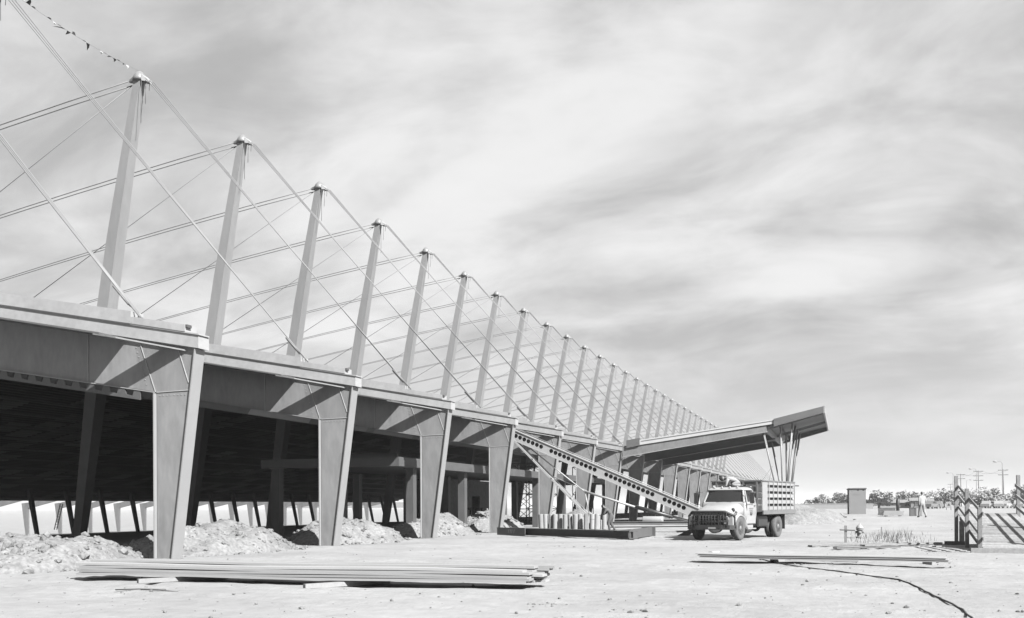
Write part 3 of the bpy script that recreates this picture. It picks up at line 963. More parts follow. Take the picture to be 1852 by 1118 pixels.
def perforated(mb, y, m=0):
    rad, ns = 0.122, 16
    hs = sorted(holes)
    cuts = [0.0]
    for a, b in zip(hs, hs[1:]):
        if b - a > 0.36:
            cuts += [a + 0.155, b - 0.155]
        else:
            cuts.append((a + b) / 2)
    cuts = [0.0, hs[0] - 0.14] + cuts[1:] + [hs[-1] + 0.14, LBm]
    for a, b in zip(cuts, cuts[1:]):
        hh = [h for h in hs if a < h < b]
        if not hh:
            mb.add([bpt(a, -H / 2, y), bpt(b, -H / 2, y), bpt(b, H / 2, y), bpt(a, H / 2, y)], [(0, 1, 2, 3)], m)
            continue
        c_ = hh[0]
        outer, inner = [], []
        for k in range(ns):
            t = 2 * math.pi * (k + 0.5) / ns
            cx, sx = math.cos(t), math.sin(t)
            hw = (b - c_) if cx > 0 else (c_ - a)
            s_ = min(hw / max(abs(cx), 1e-6), (H / 2) / max(abs(sx), 1e-6))
            outer.append(bpt(c_ + cx * s_, sx * s_, y)); inner.append(bpt(c_ + cx * rad, sx * rad, y))
        o_ = len(mb.v)
        mb.v += outer + inner
        for k in range(ns):
            k2 = (k + 1) % ns
            mb.face([o_ + k, o_ + k2, o_ + ns + k2, o_ + ns + k], m)
        for (ca, sa) in ((1, 1), (-1, 1), (-1, -1), (1, -1)):    # corner fillers
            xx = b if ca > 0 else a
            k = [i for i in range(ns)]
            best = sorted(k, key=lambda i: (Vector(outer[i]) - Vector(bpt(xx, sa * H / 2, y))).length)[:2]
            mb.add([bpt(xx, sa * H / 2, y), outer[best[0]], outer[best[1]]], [(0, 1, 2)], m)
        inner2 = [(p[0], p[1] + 0.05, p[2]) for p in inner]
        mb.add(inner + inner2, [(k, (k + 1) % ns, ns + (k + 1) % ns, ns + k) for k in range(ns)], m)
mb = MB(); perforated(mb, -0.22); part(bl, 'perforated_plate', mb, 'boom')
mb = MB(); mb.hexa([bpt(0, -H / 2, 0.17), bpt(LBm, -H / 2, 0.17), bpt(LBm, -H / 2, 0.19), bpt(0, -H / 2, 0.19), bpt(0, H / 2, 0.17), bpt(LBm, H / 2, 0.17), bpt(LBm, H / 2, 0.19), bpt(0, H / 2, 0.19)]); part(bl, 'back_plate', mb, 'interior_steel')
mb = MB()
for hh in (H / 2 + 0.02, -H / 2 - 0.02):
    mb.hexa([bpt(0, hh - 0.02, -0.27), bpt(LBm, hh - 0.02, -0.27), bpt(LBm, hh - 0.02, 0.25), bpt(0, hh - 0.02, 0.25), bpt(0, hh + 0.02, -0.27), bpt(LBm, hh + 0.02, -0.27), bpt(LBm, hh + 0.02, 0.25), bpt(0, hh + 0.02, 0.25)])
part(bl, 'boom_flange', mb, 'boom')
mb = MB()
mb.tube([bpt(0.0, H / 2 + 0.12, -0.2), bpt(LBm * 0.99, H / 2 + 0.12, -0.2)], 0.022, 6); part(bl, 'guide_rail', mb, 'curb')
a0, a1 = bp(925, 790), bp(1062, 930)
for dy in (-0.25, 0.25):
    mb = MB(); mb.bar((a0.x, YBm + dy, a0.z), (a1.x, YBm + dy, a1.z), 0.10, 0.10); part(bl, 'brace_rail', mb, 'boom')
for t in (0.3, 0.55, 0.8):
    p = a0.lerp(a1, t); mb = MB(); mb.bar((p.x, YBm - 0.3, p.z), (p.x, YBm + 0.3, p.z), 0.08, 0.08); part(bl, 'cross_tie', mb, 'boom')
def rod(a, b, r, m_, nm, yo=0.0):
    a, b = bp(*a), bp(*b); mb = MB(); mb.tube([(a.x, a.y + yo, a.z), (b.x, b.y + yo, b.z)], r, 8); return part(bl, nm, mb, m_)
rod((960, 812), (1062, 893), 0.035, 'boom', 'tie_rod')
rod((1058, 889), (1155, 919), 0.06, 'boom', 'piston_rod', -0.02)
rod((1150, 917), (1217, 935), 0.11, 'truck_dark', 'hydraulic_cylinder', -0.02)
rod((1215, 934), (1262, 947), 0.07, 'boom', 'piston_end', -0.02)
rod((1058, 889), (1066, 932), 0.03, 'boom', 'stay_rod')
rod((1000, 862), (1062, 889), 0.025, 'boom', 'stay_rod', 0.1)
mb = MB(); mb.box(-6.9, -4.4, YBm - 0.5, YBm + 0.5, 0.45, 0.62); mb.box(-6.4, -4.8, YBm - 0.4, YBm + 0.4, 0.62, 1.0); part(bl, 'chassis', mb, 'interior_steel')
for x in (-6.5, -4.9):
    for s_ in (-1, 1):
        mb = MB(); mb.lathe([(0.12, -0.09), (0.30, -0.10), (0.345, -0.07), (0.345, 0.07), (0.30, 0.10), (0.12, 0.09)], axis='y', n=18, c=(x, YBm + s_ * 0.55, 0.345)); part(bl, 'wheel', mb, 'tyre')
mb = MB(); mb.bar((a1.x, YBm, a1.z), (a1.x, YBm, 0.0), 0.14, 0.14); mb.bar((T1.x - 0.2, YBm, T1.z), (-6.2, YBm, 0.7), 0.2, 0.2); part(bl, 'foot_link', mb, 'boom')

# ------------------------------------------------------------------ stake truck
TH = math.atan2(-0.962, -0.272)
trk = thing('stake_truck', 'white stake bed truck with dark brush guard over its nose', 'truck', (-5.1, 41.35, 0.0), TH)
trk.scale = (1.05, 1.05, 1.05)
def tp(name, mb, mats, bevel=0.0, parent=None):
    return mb.build(name, mats, parent or trk, bevel)
def smooth_sections(mb, secs, m=0, closed=False, caps=True):
    o_ = len(mb.v); n = len(secs[0])
    for s_ in secs: mb.v += [tuple(p) for p in s_]
    for i in range(len(secs) - 1):
        for k in range(n if closed else n - 1):
            k2 = (k + 1) % n
            mb.face([o_ + i * n + k, o_ + i * n + k2, o_ + (i + 1) * n + k2, o_ + (i + 1) * n + k], m, True)
    if caps:
        mb.face([o_ + k for k in range(n)][::-1], m); mb.face([o_ + (len(secs) - 1) * n + k for k in range(n)], m)
def hood_sec(x, zt, hw, zlow, crown=0.07, shoulder=0.16):
    pts_ = []
    for k in range(13):
        t = -1 + k / 6
        a = abs(t)
        y = -t * hw
        z = zt - crown * t * t - (shoulder * ((a - 0.7) / 0.3) ** 2 if a > 0.7 else 0)
        pts_.append((x, y, z))
    pts_ = [(x, hw, zlow)] + pts_ + [(x, -hw, zlow)]
    return pts_
mb = MB()      # hood and nose
smooth_sections(mb, [hood_sec(0.83, 1.07, 0.74, 0.78, 0.03, 0.05), hood_sec(0.81, 1.17, 0.77, 0.78, 0.08, 0.10), hood_sec(0.74, 1.26, 0.80, 0.80, 0.13, 0.14), hood_sec(0.58, 1.34, 0.82, 0.82, 0.17, 0.17), hood_sec(0.3, 1.41, 0.84, 0.88, 0.18, 0.18), hood_sec(0.0, 1.46, 0.85, 0.95, 0.17, 0.17), hood_sec(-0.42, 1.53, 0.87, 0.95, 0.12, 0.16), hood_sec(-0.58, 1.55, 0.88, 0.95, 0.09, 0.15)], closed=True)
body = tp('hood', mb, 'white_paint')
for s_ in (1, -1):      # fenders
    mb = MB()
    secs = []
    for k in range(15):
        t = math.pi * (k / 14)
        cx, cz = 0.02, 0.50
        ro = 0.62
        xo, zo = cx + ro * math.cos(t) * 1.15, cz + ro * math.sin(t) * 0.92
        secs.append([(xo, s_ * 0.62, zo), (xo, s_ * 0.90, zo), (xo * 0.98, s_ * 0.985, zo - 0.05), (cx + (xo - cx) * 0.86, s_ * 0.99, cz + (zo - cz) * 0.84), (cx + (xo - cx) * 0.84, s_ * 0.62, cz + (zo - cz) * 0.82)])
    smooth_sections(mb, secs, closed=True)
    mb.hexa([(0.60, s_ * 0.55, 0.50), (0.80, s_ * 0.55, 0.50), (0.80, s_ * 0.95, 0.50), (0.60, s_ * 0.97, 0.50), (0.60, s_ * 0.55, 1.02), (0.78, s_ * 0.55, 1.0), (0.77, s_ * 0.92, 0.98), (0.60, s_ * 0.95, 1.0)])
    tp('fender', mb, 'white_paint')
    mb = MB(); mb.tube([(0.33, s_ * 0.90, 1.02), (0.33, s_ * 0.90, 1.10)], [0.02, 0.02], 8); mb.lathe([(0.0, -0.04), (0.045, -0.03), (0.055, 0.0), (0.045, 0.03), (0, 0.04)], (0.33, s_ * 0.90, 1.13), 10, axis='x'); tp('marker_lamp', mb, 'interior_steel')
mb = MB(); mb.lathe([(0.0, -0.03), (0.07, -0.03), (0.085, 0.0), (0.07, 0.03), (0, 0.03)], (0.30, 0.76, 1.22), 12, axis='x'); tp('fender_lamp', mb, 'truck_dark')
# cab
def cab_ring(z, xf, xb, hw, r=0.10):
    pts_ = []
    for (cx, cy, a0_) in ((xf - r, hw - r, 0), (xb + r, hw - r, 90), (xb + r, -hw + r, 180), (xf - r, -hw + r, 270)):
        for k in range(5):
            t = R(a0_ + 22.5 * k)
            pts_.append((cx + r * math.cos(t), cy + r * math.sin(t), z))
    return pts_
mb = MB()
smooth_sections(mb, [cab_ring(0.62, -0.50, -1.78, 0.93), cab_ring(1.10, -0.50, -1.80, 0.97), cab_ring(1.45, -0.52, -1.80, 0.96), cab_ring(1.545, -0.56, -1.79, 0.93)], closed=True)
cabo = tp('cab', mb, 'white_paint')
def roofring(z, k):
    return cab_ring(z, -0.80 + 0.06 * k, -1.74 + 0.02 * k, 0.76 + 0.045 * k, 0.14)
mb = MB()
smooth_sections(mb, [roofring(2.01, 0.4), roofring(2.03, 1.5), roofring(2.06, 1.3), roofring(2.10, 0.2), roofring(2.135, -1.6), roofring(2.158, -3.4), roofring(2.165, -6)], closed=True)
tp('cab_roof', mb, 'truck_roof')
def pillar(a, b, w_=0.075):
    mb = MB(); mb.bar(a, b, w_, w_); tp('pillar', mb, 'white_paint', 0.012)
for s_ in (1, -1):
    pillar((-0.57, s_ * 0.88, 1.52), (-0.80, s_ * 0.75, 2.03))
    pillar((-0.82, s_ * 0.90, 1.52), (-0.90, s_ * 0.77, 2.03), 0.05)
    pillar((-1.62, s_ * 0.90, 1.52), (-1.60, s_ * 0.77, 2.03), 0.13)
mb = MB()
Wb = [(-0.545 + 0.10 * -abs(t) ** 2.5, 0.86 * t, 1.53) for t in [k / 6 for k in range(-6, 7)]]
Wt = [(-0.735 - 0.05 * abs(t) ** 2.5, 0.73 * t, 2.025) for t in [k / 6 for k in range(-6, 7)]]
mb.grid([Wb, Wt]); tp('windshield', mb, 'glass')
for s_ in (1, -1):
    mb = MB(); mb.add([(-0.85, s_ * 0.895, 1.53), (-1.57, s_ * 0.895, 1.53), (-1.55, s_ * 0.77, 2.03), (-0.92, s_ * 0.77, 2.03)], [(0, 1, 2, 3)]); tp('side_window', mb, 'glass')
    mb = MB(); mb.add([(-0.62, s_ * 0.885, 1.53), (-0.80, s_ * 0.895, 1.53), (-0.87, s_ * 0.775, 2.03), (-0.82, s_ * 0.77, 2.03)], [(0, 1, 2, 3)]); tp('vent_window', mb, 'glass')
    mb = MB()      # door skin, slightly proud
    dv = [(-0.62, 0.66), (-1.62, 0.66), (-1.63, 1.50), (-0.60, 1.50)]
    mb.add([(x, s_ * (0.978 if z > 0.9 and z < 1.45 else 0.962), z) for x, z in dv] + [(x, s_ * 0.93, z) for x, z in dv], [(0, 1, 2, 3), (0, 4, 5, 1), (1, 5, 6, 2), (2, 6, 7, 3), (3, 7, 4, 0)])
    do = tp('door', mb, 'white_paint')
    mb = MB(); mb.box(-1.56, -1.42, s_ * 0.985 - 0.015, s_ * 0.985 + 0.015, 1.37, 1.40); tp('handle', mb, 'chrome', 0, do)
    mb = MB()
    mb.tube([(-0.62, s_ * 0.93, 1.95), (-0.56, s_ * 1.22, 1.97)], 0.012, 6); mb.tube([(-0.56, s_ * 0.95, 1.42), (-0.56, s_ * 1.22, 1.45)], 0.012, 6); mb.tube([(-0.56, s_ * 1.22, 1.40), (-0.56, s_ * 1.22, 2.0)], 0.012, 6)
    mb.box(-0.585, -0.545, s_ * 1.22 - 0.085, s_ * 1.22 + 0.085, 1.48, 1.93, 0)
    tp('mirror', mb, 'truck_dark')
    mb = MB(); mb.box(-1.55, -0.62, s_ * 0.80, s_ * 1.02, 0.42, 0.47) if s_ > 0 else mb.box(-1.55, -0.62, -1.02, -0.80, 0.42, 0.47); mb.box(-1.5, -0.7, min(s_ * 0.86, s_ * 0.9), max(s_ * 0.86, s_ * 0.9), 0.47, 0.64); tp('running_board', mb, 'white_paint', 0.01)
mb = MB(); mb.box(-1.70, -0.75, -0.80, 0.80, 1.0, 1.50); mb.box(-1.72, -1.5, -0.75, 0.75, 1.5, 1.85); tp('seat', mb, 'black', 0.03)
mb = MB(); mb.lathe([(0.0, 0.0), (0.09, 0.0), (0.09, 0.012), (0, 0.012)], (-1.1, 0.982, 1.08), 14, axis='y'); tp('door_emblem', mb, 'interior_steel')
mb = MB()
for k in range(4): mb.box(-1.33 + 0.03 * k, -0.88 - 0.03 * k, 0.981, 0.985, 1.27 - 0.07 * k, 1.29 - 0.07 * k)
tp('door_lettering', mb, 'stake_grey')
for k in (-0.5, -0.17, 0.17, 0.5):
    mb = MB(); mb.lathe([(0.0, 0.07), (0.03, 0.06), (0.045, 0.0), (0.045, -0.02)], (-0.82, k, 2.13), 8); tp('roof_lamp', mb, 'pale')
# nose: grille, headlights, brush guard, bumper
mb = MB()
mb.box(0.825, 0.838, -0.76, 0.76, 0.58, 1.10)
tp('grille_panel', mb, 'black')
for z in (0.72, 0.86, 0.98):
    mb = MB(); mb.box(0.838, 0.86, -0.50, 0.50, z, z + 0.045); tp('grille_bar', mb, 'chrome', 0.008)
mb = MB(); mb.lathe([(0.0, 0.03), (0.05, 0.025), (0.06, 0.0)], (0.86, 0, 0.92), 10, axis='x'); tp('grille_emblem', mb, 'stake_grey')
for s_ in (1, -1):
    mb = MB(); mb.lathe([(0.125, 0.80), (0.125, 0.87), (0.105, 0.89), (0.10, 0.875)], (0, s_ * 0.64, 0.90), 16, axis='x'); hl = tp('headlight', mb, 'chrome')
    mb = MB(); mb.lathe([(0.10, 0.875), (0.07, 0.90), (0.0, 0.915)], (0, s_ * 0.64, 0.90), 16, axis='x'); tp('lens', mb, 'glass', 0, hl)
    mb = MB(); mb.box(0.838, 0.86, s_ * 0.64 - 0.07, s_ * 0.64 + 0.07, 0.66, 0.73); tp('side_lamp', mb, 'pale', 0.01)
mb = MB()
def arc_guard(z, x=0.98):
    return [(x - 0.16 - 0.30 * max(0, abs(t) - 0.78) / 0.22, 1.0 * t, z) for t in [k / 12 for k in range(-12, 13)]]
top = [(0.96 - 0.30 * max(0, abs(t) - 0.72) / 0.28, 0.98 * t, 1.15 - 0.18 * max(0, abs(t) - 0.72) / 0.28) for t in [k / 14 for k in range(-14, 15)]]
mb.tube(top, 0.05, 8)
mb.tube([(0.66, 0.98, 0.94), (0.68, 0.99, 0.75), (0.70, 1.0, 0.5)], 0.035, 8); mb.tube([(0.66, -0.98, 0.94), (0.68, -0.99, 0.75), (0.70, -1.0, 0.5)], 0.035, 8)
for k in range(-6, 7):
    y = k * 0.125
    mb.tube([(0.955, y, 1.14 if abs(y) < 0.7 else 1.11), (0.955, y, 0.55)], 0.015, 5)
for y in (-0.42, 0.42): mb.box(0.93, 0.985, y - 0.022, y + 0.022, 0.5, 1.10)
mb.tube([(0.95, -0.8, 0.78), (0.95, 0.8, 0.78)], 0.018, 6)
tp('brush_guard', mb, 'black')
mb = MB()
bpf = [(0.84, -1.03), (0.86, 1.03), (1.02, 0.80), (1.05, 0.4), (1.05, -0.4), (1.02, -0.80)]
mb.prism_z([(0.62, -1.04), (0.68, -1.04), (0.92, -0.86), (0.98, -0.5), (0.98, 0.5), (0.92, 0.86), (0.68, 1.04), (0.62, 1.04), (0.88, 0.5), (0.88, -0.5)], 0.44, 0.62)
tp('bumper', mb, 'black')
mb = MB(); mb.box(0.985, 0.99, -0.02, 0.30, 0.47, 0.54); tp('licence_plate', mb, 'pale')
# chassis and wheels
mb = MB()
for s_ in (1, -1): mb.box(-5.5, 0.8, s_ * 0.42 - 0.04, s_ * 0.42 + 0.04, 0.62, 0.84)
for x in (-5.3, -4.1, -2.9, -1.8, 0.3): mb.box(x - 0.05, x + 0.05, -0.38, 0.38, 0.64, 0.80)
mb.box(-0.08, 0.08, -0.85, 0.85, 0.42, 0.54); mb.tube([(-4.15, -0.85, 0.48), (-4.15, 0.85, 0.48)], 0.09, 10); mb.lathe([(0.0, -0.26), (0.2, -0.14), (0.24, 0), (0.2, 0.14), (0, 0.26)], (-4.15, 0, 0.48), 12, axis='x')
mb.box(-0.6, 0.55, -0.35, 0.35, 0.55, 1.0)
tp('chassis', mb, 'black')
mb = MB(); mb.box(-3.1, -1.95, 0.62, 0.95, 0.5, 0.95); tp('fuel_tank', mb, 'truck_dark', 0.04)
def wheel(x, y, s_, tm, w_=0.115, name='wheel'):
    r = 0.485
    e_ = bpy.data.objects.new(name, None); C.objects.link(e_); e_.parent = trk; e_.location = (x, y, r + 0.002)
    mb = MB(); mb.lathe([(0.27, -w_ * 0.8), (0.36, -w_), (0.44, -w_ * 0.98), (r, -w_ * 0.72), (r, w_ * 0.72), (0.44, w_ * 0.98), (0.36, w_), (0.27, w_ * 0.8)], n=30, axis='y')
    mb.build('tyre', tm, e_)
    mb = MB()
    mb.lathe([(0.275, s_ * w_ * 0.8), (0.265, s_ * w_ * 0.62), (0.23, s_ * w_ * 0.15), (0.12, s_ * (w_ * 0.35)), (0.09, s_ * w_ * 0.9), (0.0, s_ * w_ * 0.95)], n=24, axis='y')
    rm_ = mb.build('rim', 'rim', e_)
    mb = MB()
    for k in range(6):
        t = k * math.pi / 3
        mb.lathe([(0.0, s_ * w_ * 0.30), (0.032, s_ * w_ * 0.32), (0.032, s_ * w_ * 0.36)], (0.185 * math.cos(t), 0, 0.185 * math.sin(t)), 8, axis='y')
    mb.build('hand_hole', 'black', rm_)
    return e_
mb_dummy = None
wheel(0, 0.86, 1, 'dusty_tyre'); wheel(0, -0.86, -1, 'tyre')
wheel(-4.15, 0.94, 1, 'dusty_tyre'); wheel(-4.15, 0.67, -1, 'tyre'); wheel(-4.15, -0.94, -1, 'tyre'); wheel(-4.15, -0.67, 1, 'tyre')
for s_ in (1, -1):
    mb = MB(); mb.box(-4.86, -4.83, min(s_ * 0.55, s_ * 1.08), max(s_ * 0.55, s_ * 1.08), 0.36, 1.05); tp('mud_flap', mb, 'truck_dark')
# bed
BX0, BX1, BW, BZ = -1.98, -6.0, 1.14, 1.12
mb = MB(); mb.box(BX1, BX0, -BW, BW, BZ, BZ + 0.05); tp('bed_floor', mb, 'stake_grey')
mb = MB(); mb.box(BX1 - 0.03, BX0 + 0.03, BW, BW + 0.05, BZ - 0.10, BZ + 0.07); mb.box(BX1 - 0.03, BX0 + 0.03, -BW - 0.05, -BW, BZ - 0.10, BZ + 0.07); mb.box(BX1 - 0.05, BX1, -BW, BW, BZ - 0.12, BZ + 0.05); tp('bed_rim', mb, 'stake_grey')
mb = MB()
for x in (-2.4, -3.1, -3.8, -4.5, -5.2): mb.box(x - 0.05, x + 0.05, -BW, BW, BZ - 0.12, BZ - 0.003)
for s_ in (1, -1): mb.box(BX1 + 0.1, BX0 - 0.1, s_ * 0.42 - 0.06, s_ * 0.42 + 0.06, 0.85, 0.978)
tp('bed_bearers', mb, 'black')
zt = [BZ + 0.08 + 0.265 * k for k in range(5)]
for s_ in (1, -1):
    yb = s_ * (BW - 0.02)
    for k, z in enumerate(zt):
        mb = MB(); mb.box(BX1, BX0 - 0.62, yb - 0.012, yb + 0.012, z, z + 0.155); tp('side_board', mb, 'stake_white', 0.004)
    for i in range(7):
        x = BX1 + 0.04 + i * (BX0 - 0.66 - BX1) / 6.2
        mb = MB(); mb.box(x - 0.035, x + 0.035, yb + s_ * 0.028 - 0.0145, yb + s_ * 0.028 + 0.0145, BZ - 0.02, BZ + 1.28); tp('stake', mb, 'stake_white', 0.004)
    mb = MB(); mb.box(BX0 - 0.60, BX0, yb - 0.01, yb + 0.01, BZ + 0.06, BZ + 1.28); tp('solid_side_panel', mb, 'stake_white')
    mb = MB(); mb.box(BX1 - 0.02, BX0, yb - 0.04, yb + 0.045, BZ + 1.282, BZ + 1.33); tp('top_rail', mb, 'stake_grey')
for s_ in (0,):
    for k, z in enumerate(zt):
        mb = MB(); mb.box(BX0 - 0.012, BX0 + 0.012, -BW + 0.05, BW - 0.05, z, z + 0.185); tp('head_board', mb, 'stake_grey', 0.004)
        mb = MB(); mb.box(BX1 - 0.012, BX1 + 0.012, -BW + 0.05, BW - 0.05, z, z + 0.185); tp('tail_board', mb, 'stake_grey', 0.004)
    for y in (-0.9, -0.3, 0.3, 0.9):
        mb = MB(); mb.box(BX0 + 0.013, BX0 + 0.045, y - 0.04, y + 0.04, BZ, BZ + 1.28); tp('head_stake', mb, 'stake_grey')
mb = MB(); mb.box(BX0 - 0.02, BX0 + 0.05, -BW, BW, BZ + 1.282, BZ + 1.34); tp('head_rail', mb, 'stake_grey')
for s_ in (1, -1):
    mb = MB(); mb.box(BX1 + 0.03, BX0 - 0.64, s_ * (BW - 0.10) - 0.01, s_ * (BW - 0.10) + 0.01, BZ + 0.06, BZ + 1.2); tp('dark_backing', mb, 'black')  # added black sheet that makes the gaps between the boards read dark
mb = MB(); mb.box(BX0 + 0.05, BX0 + 0.08, -0.35, 0.45, BZ + 0.55, BZ + 1.15); tp('head_screen', mb, 'black')
mb = MB(); mb.bar((BX1 - 0.02, -1.1, BZ + 1.2), (BX1 - 0.25, 1.25, BZ + 1.15), 0.05, 0.05); tp('tail_bar', mb, 'dark_wood')

# ------------------------------------------------------------------ people
def person(name, label, loc, rz, J, bones, matof, hair_c, head_dir=(1, 0, 0), cap=False):
    """J: joint -> (x, y, z, radius); bones: (a, b); matof: joint -> material slot name of the bone ending there"""
    keys = list(J)
    me = bpy.data.meshes.new('body')
    me.from_pydata([J[k][:3] for k in keys], [(keys.index(a), keys.index(b)) for a, b in bones], [])
    tmp = bpy.data.objects.new('tmp', me); C.objects.link(tmp)
    md = tmp.modifiers.new('s', 'SKIN'); md.branch_smoothing = 0.6
    for i, k in enumerate(keys):
        r = J[k][3]
        rr = r if isinstance(r, tuple) else (r, r)
        me.skin_vertices[0].data[i].radius = rr
        me.skin_vertices[0].data[i].use_root = (k == 'pelvis')
    sb = tmp.modifiers.new('ss', 'SUBSURF'); sb.levels = 2; sb.render_levels = 2
    bpy.context.view_layer.update()
    dg = bpy.context.evaluated_depsgraph_get()
    em = bpy.data.meshes.new_from_object(tmp.evaluated_get(dg))
    bpy.data.objects.remove(tmp)
    names = sorted(set(matof.values()))
    em.materials.clear()
    for n_ in names: em.materials.append(MATS[n_])
    segs = [(Vector(J[a][:3]), Vector(J[b][:3]), matof[b]) for a, b in bones]
    for p in em.polygons:
        c = Vector(p.center); best = None
        for a, b, m_ in segs:
            ab = b - a; t = max(0, min(1, (c - a).dot(ab) / max(ab.length_squared, 1e-9)))
            dd = (c - a - ab * t).length
            if best is None or dd < best[0]: best = (dd, m_)
        p.material_index = names.index(best[1]); p.use_smooth = True
    root = thing(name, label, 'person', loc, rz)
    em.name = 'body'
    o_ = bpy.data.objects.new('body', em); C.objects.link(o_); o_.parent = root
    # head: lathe-like ellipsoid with face, attached at 'head'
    hd = Vector(J['head'][:3]); f = Vector(head_dir).normalized(); upv = Vector(J['head'][:3]) - Vector(J['neck'][:3]); upv.normalize()
    side = upv.cross(f).normalized(); f = side.cross(upv).normalized()
    def hpnt(a, b, c): return tuple(hd + f * a + side * b + upv * c)
    mb = MB()
    rows = []
    for i in range(9):
        t = math.pi * i / 8
        z = -0.115 * math.cos(t)
        row = []
        for k in range(13):
            p = 2 * math.pi * k / 12
            rx = math.sin(t) * (0.098 if z > -0.03 else 0.085)
            nose = 0.022 if (k in (0, 12) and i in (3, 4)) else 0
            row.append(hpnt(rx * math.cos(p) + nose, math.sin(t) * 0.077 * math.sin(p), z))
        rows.append(row)
    mb.grid(rows)
    for s_ in (1, -1):
        mb.add([hpnt(0.0, s_ * 0.076, -0.03), hpnt(-0.03, s_ * 0.09, 0.03), hpnt(0.015, s_ * 0.08, 0.03)], [(0, 1, 2)])
    h_ = mb.build('head', 'skin', root)
    mb = MB()
    for s_ in (1, -1): mb.lathe([(0, -0.008), (0.012, 0), (0, 0.008)], hpnt(0.092, s_ * 0.032, 0.012), 6)
    mb.add([hpnt(0.093, -0.025, -0.055), hpnt(0.093, 0.025, -0.055), hpnt(0.090, 0.02, -0.066), hpnt(0.090, -0.02, -0.066)], [(0, 1, 2, 3)])
    mb.build('face_features', 'hair', h_)
    mb = MB()
    rows = []
    for i in range(6):
        t = math.pi * (0.5 + 0.5 * i / 5) - 0.12
        z = -0.127 * math.cos(t) + 0.01
        rows.append([hpnt(math.sin(t) * 0.108 * math.cos(p) - 0.012, math.sin(t) * 0.088 * math.sin(p), z) for p in [2 * math.pi * k / 12 for k in range(13)]])
    mb.grid(rows)
    if cap:
        mb.add([hpnt(0.08, -0.07, 0.05), hpnt(0.19, -0.05, 0.03), hpnt(0.19, 0.05, 0.03), hpnt(0.08, 0.07, 0.05), hpnt(0.08, -0.07, 0.065), hpnt(0.19, -0.05, 0.045), hpnt(0.19, 0.05, 0.045), hpnt(0.08, 0.07, 0.065)],
               [(0, 1, 2, 3), (7, 6, 5, 4), (0, 4, 5, 1), (1, 5, 6, 2), (2, 6, 7, 3), (3, 7, 4, 0)])
    mb.build('hair' if not cap else 'cap', hair_c, root)
    # hands
    for s_, nm in ((1, 'l'), (-1, 'r')):
        wv, hv = Vector(J['wrist_' + nm][:3]), Vector(J['hand_' + nm][:3])
        dd = (hv - wv).normalized(); lat = dd.cross(Vector((0, 0, 1)) if abs(dd.z) < 0.8 else Vector((1, 0, 0))).normalized(); nrm = lat.cross(dd)
        mb = MB()
        for k, l in enumerate((0.07, 0.085, 0.08, 0.06)):
            b0 = hv + lat * (0.028 - 0.019 * k) + dd * 0.015
            mb.tube([b0, b0 + dd * l * 0.5 + nrm * 0.008, b0 + dd * l * 0.9 + nrm * 0.03], [0.009, 0.0085, 0.007], 6)
        b0 = wv.lerp(hv, 0.5) + lat * 0.035
        mb.tube([b0, b0 + lat * 0.03 + dd * 0.03, b0 + lat * 0.03 + dd * 0.065], [0.011, 0.01, 0.008], 6)
        mb.build('fingers', 'skin', root)
    return root
BN = [('pelvis', 'spine'), ('spine', 'chest'), ('chest', 'neck'), ('neck', 'head'),
      ('chest', 'sh_l'), ('sh_l', 'el_l'), ('el_l', 'wrist_l'), ('wrist_l', 'hand_l'), ('chest', 'sh_r'), ('sh_r', 'el_r'), ('el_r', 'wrist_r'), ('wrist_r', 'hand_r'),
      ('pelvis', 'hip_l'), ('hip_l', 'kn_l'), ('kn_l', 'an_l'), ('an_l', 'toe_l'), ('pelvis', 'hip_r'), ('hip_r', 'kn_r'), ('kn_r', 'an_r'), ('an_r', 'toe_r')]
def cloth(shirt, trousers, sleeve_long=True):
    d_ = {}
    for a, b in BN:
        if b in ('spine', 'chest', 'sh_l', 'sh_r', 'el_l', 'el_r'): d_[b] = shirt
        elif b in ('wrist_l', 'wrist_r'): d_[b] = shirt if sleeve_long else 'skin'
        elif b in ('neck', 'head', 'hand_l', 'hand_r'): d_[b] = 'skin'
        elif b in ('toe_l', 'toe_r'): d_[b] = 'shoe'
        else: d_[b] = trousers
    return d_
RAD = dict(pelvis=(0.13, 0.11), spine=(0.135, 0.10), chest=(0.15, 0.11), neck=0.055, head=0.05, sh_l=0.062, sh_r=0.062, el_l=0.045, el_r=0.045, wrist_l=0.032, wrist_r=0.032, hand_l=0.036, hand_r=0.036,
           hip_l=0.095, hip_r=0.095, kn_l=0.065, kn_r=0.065, an_l=0.045, an_r=0.045, toe_l=0.036, toe_r=0.036)
def joints(d_):
    return {k: (*v, tuple(q * 1.42 for q in RAD[k]) if isinstance(RAD[k], tuple) else RAD[k] * 1.42) for k, v in d_.items()}
# walking man, seen from behind
JW = joints(dict(pelvis=(0, 0, 0.95), spine=(0.01, 0, 1.12), chest=(0.02, 0, 1.33), neck=(0.03, 0, 1.50), head=(0.05, 0, 1.63),
    sh_l=(0.02, 0.19, 1.41), el_l=(-0.07, 0.25, 1.14), wrist_l=(-0.02, 0.24, 0.90), hand_l=(0.02, 0.24, 0.82),
    sh_r=(0.02, -0.19, 1.41), el_r=(0.0, -0.26, 1.13), wrist_r=(0.12, -0.24, 0.92), hand_r=(0.17, -0.23, 0.85),
    hip_l=(0, 0.10, 0.90), kn_l=(0.14, 0.11, 0.50), an_l=(0.20, 0.12, 0.09), toe_l=(0.36, 0.13, 0.045),
    hip_r=(0, -0.10, 0.90), kn_r=(-0.02, -0.12, 0.49), an_r=(-0.26, -0.13, 0.13), toe_r=(-0.14, -0.14, 0.045)))
YM = 70.0
p = gp(1668, 932); pm = Vector((p.x * YM / p.y, YM, 0))
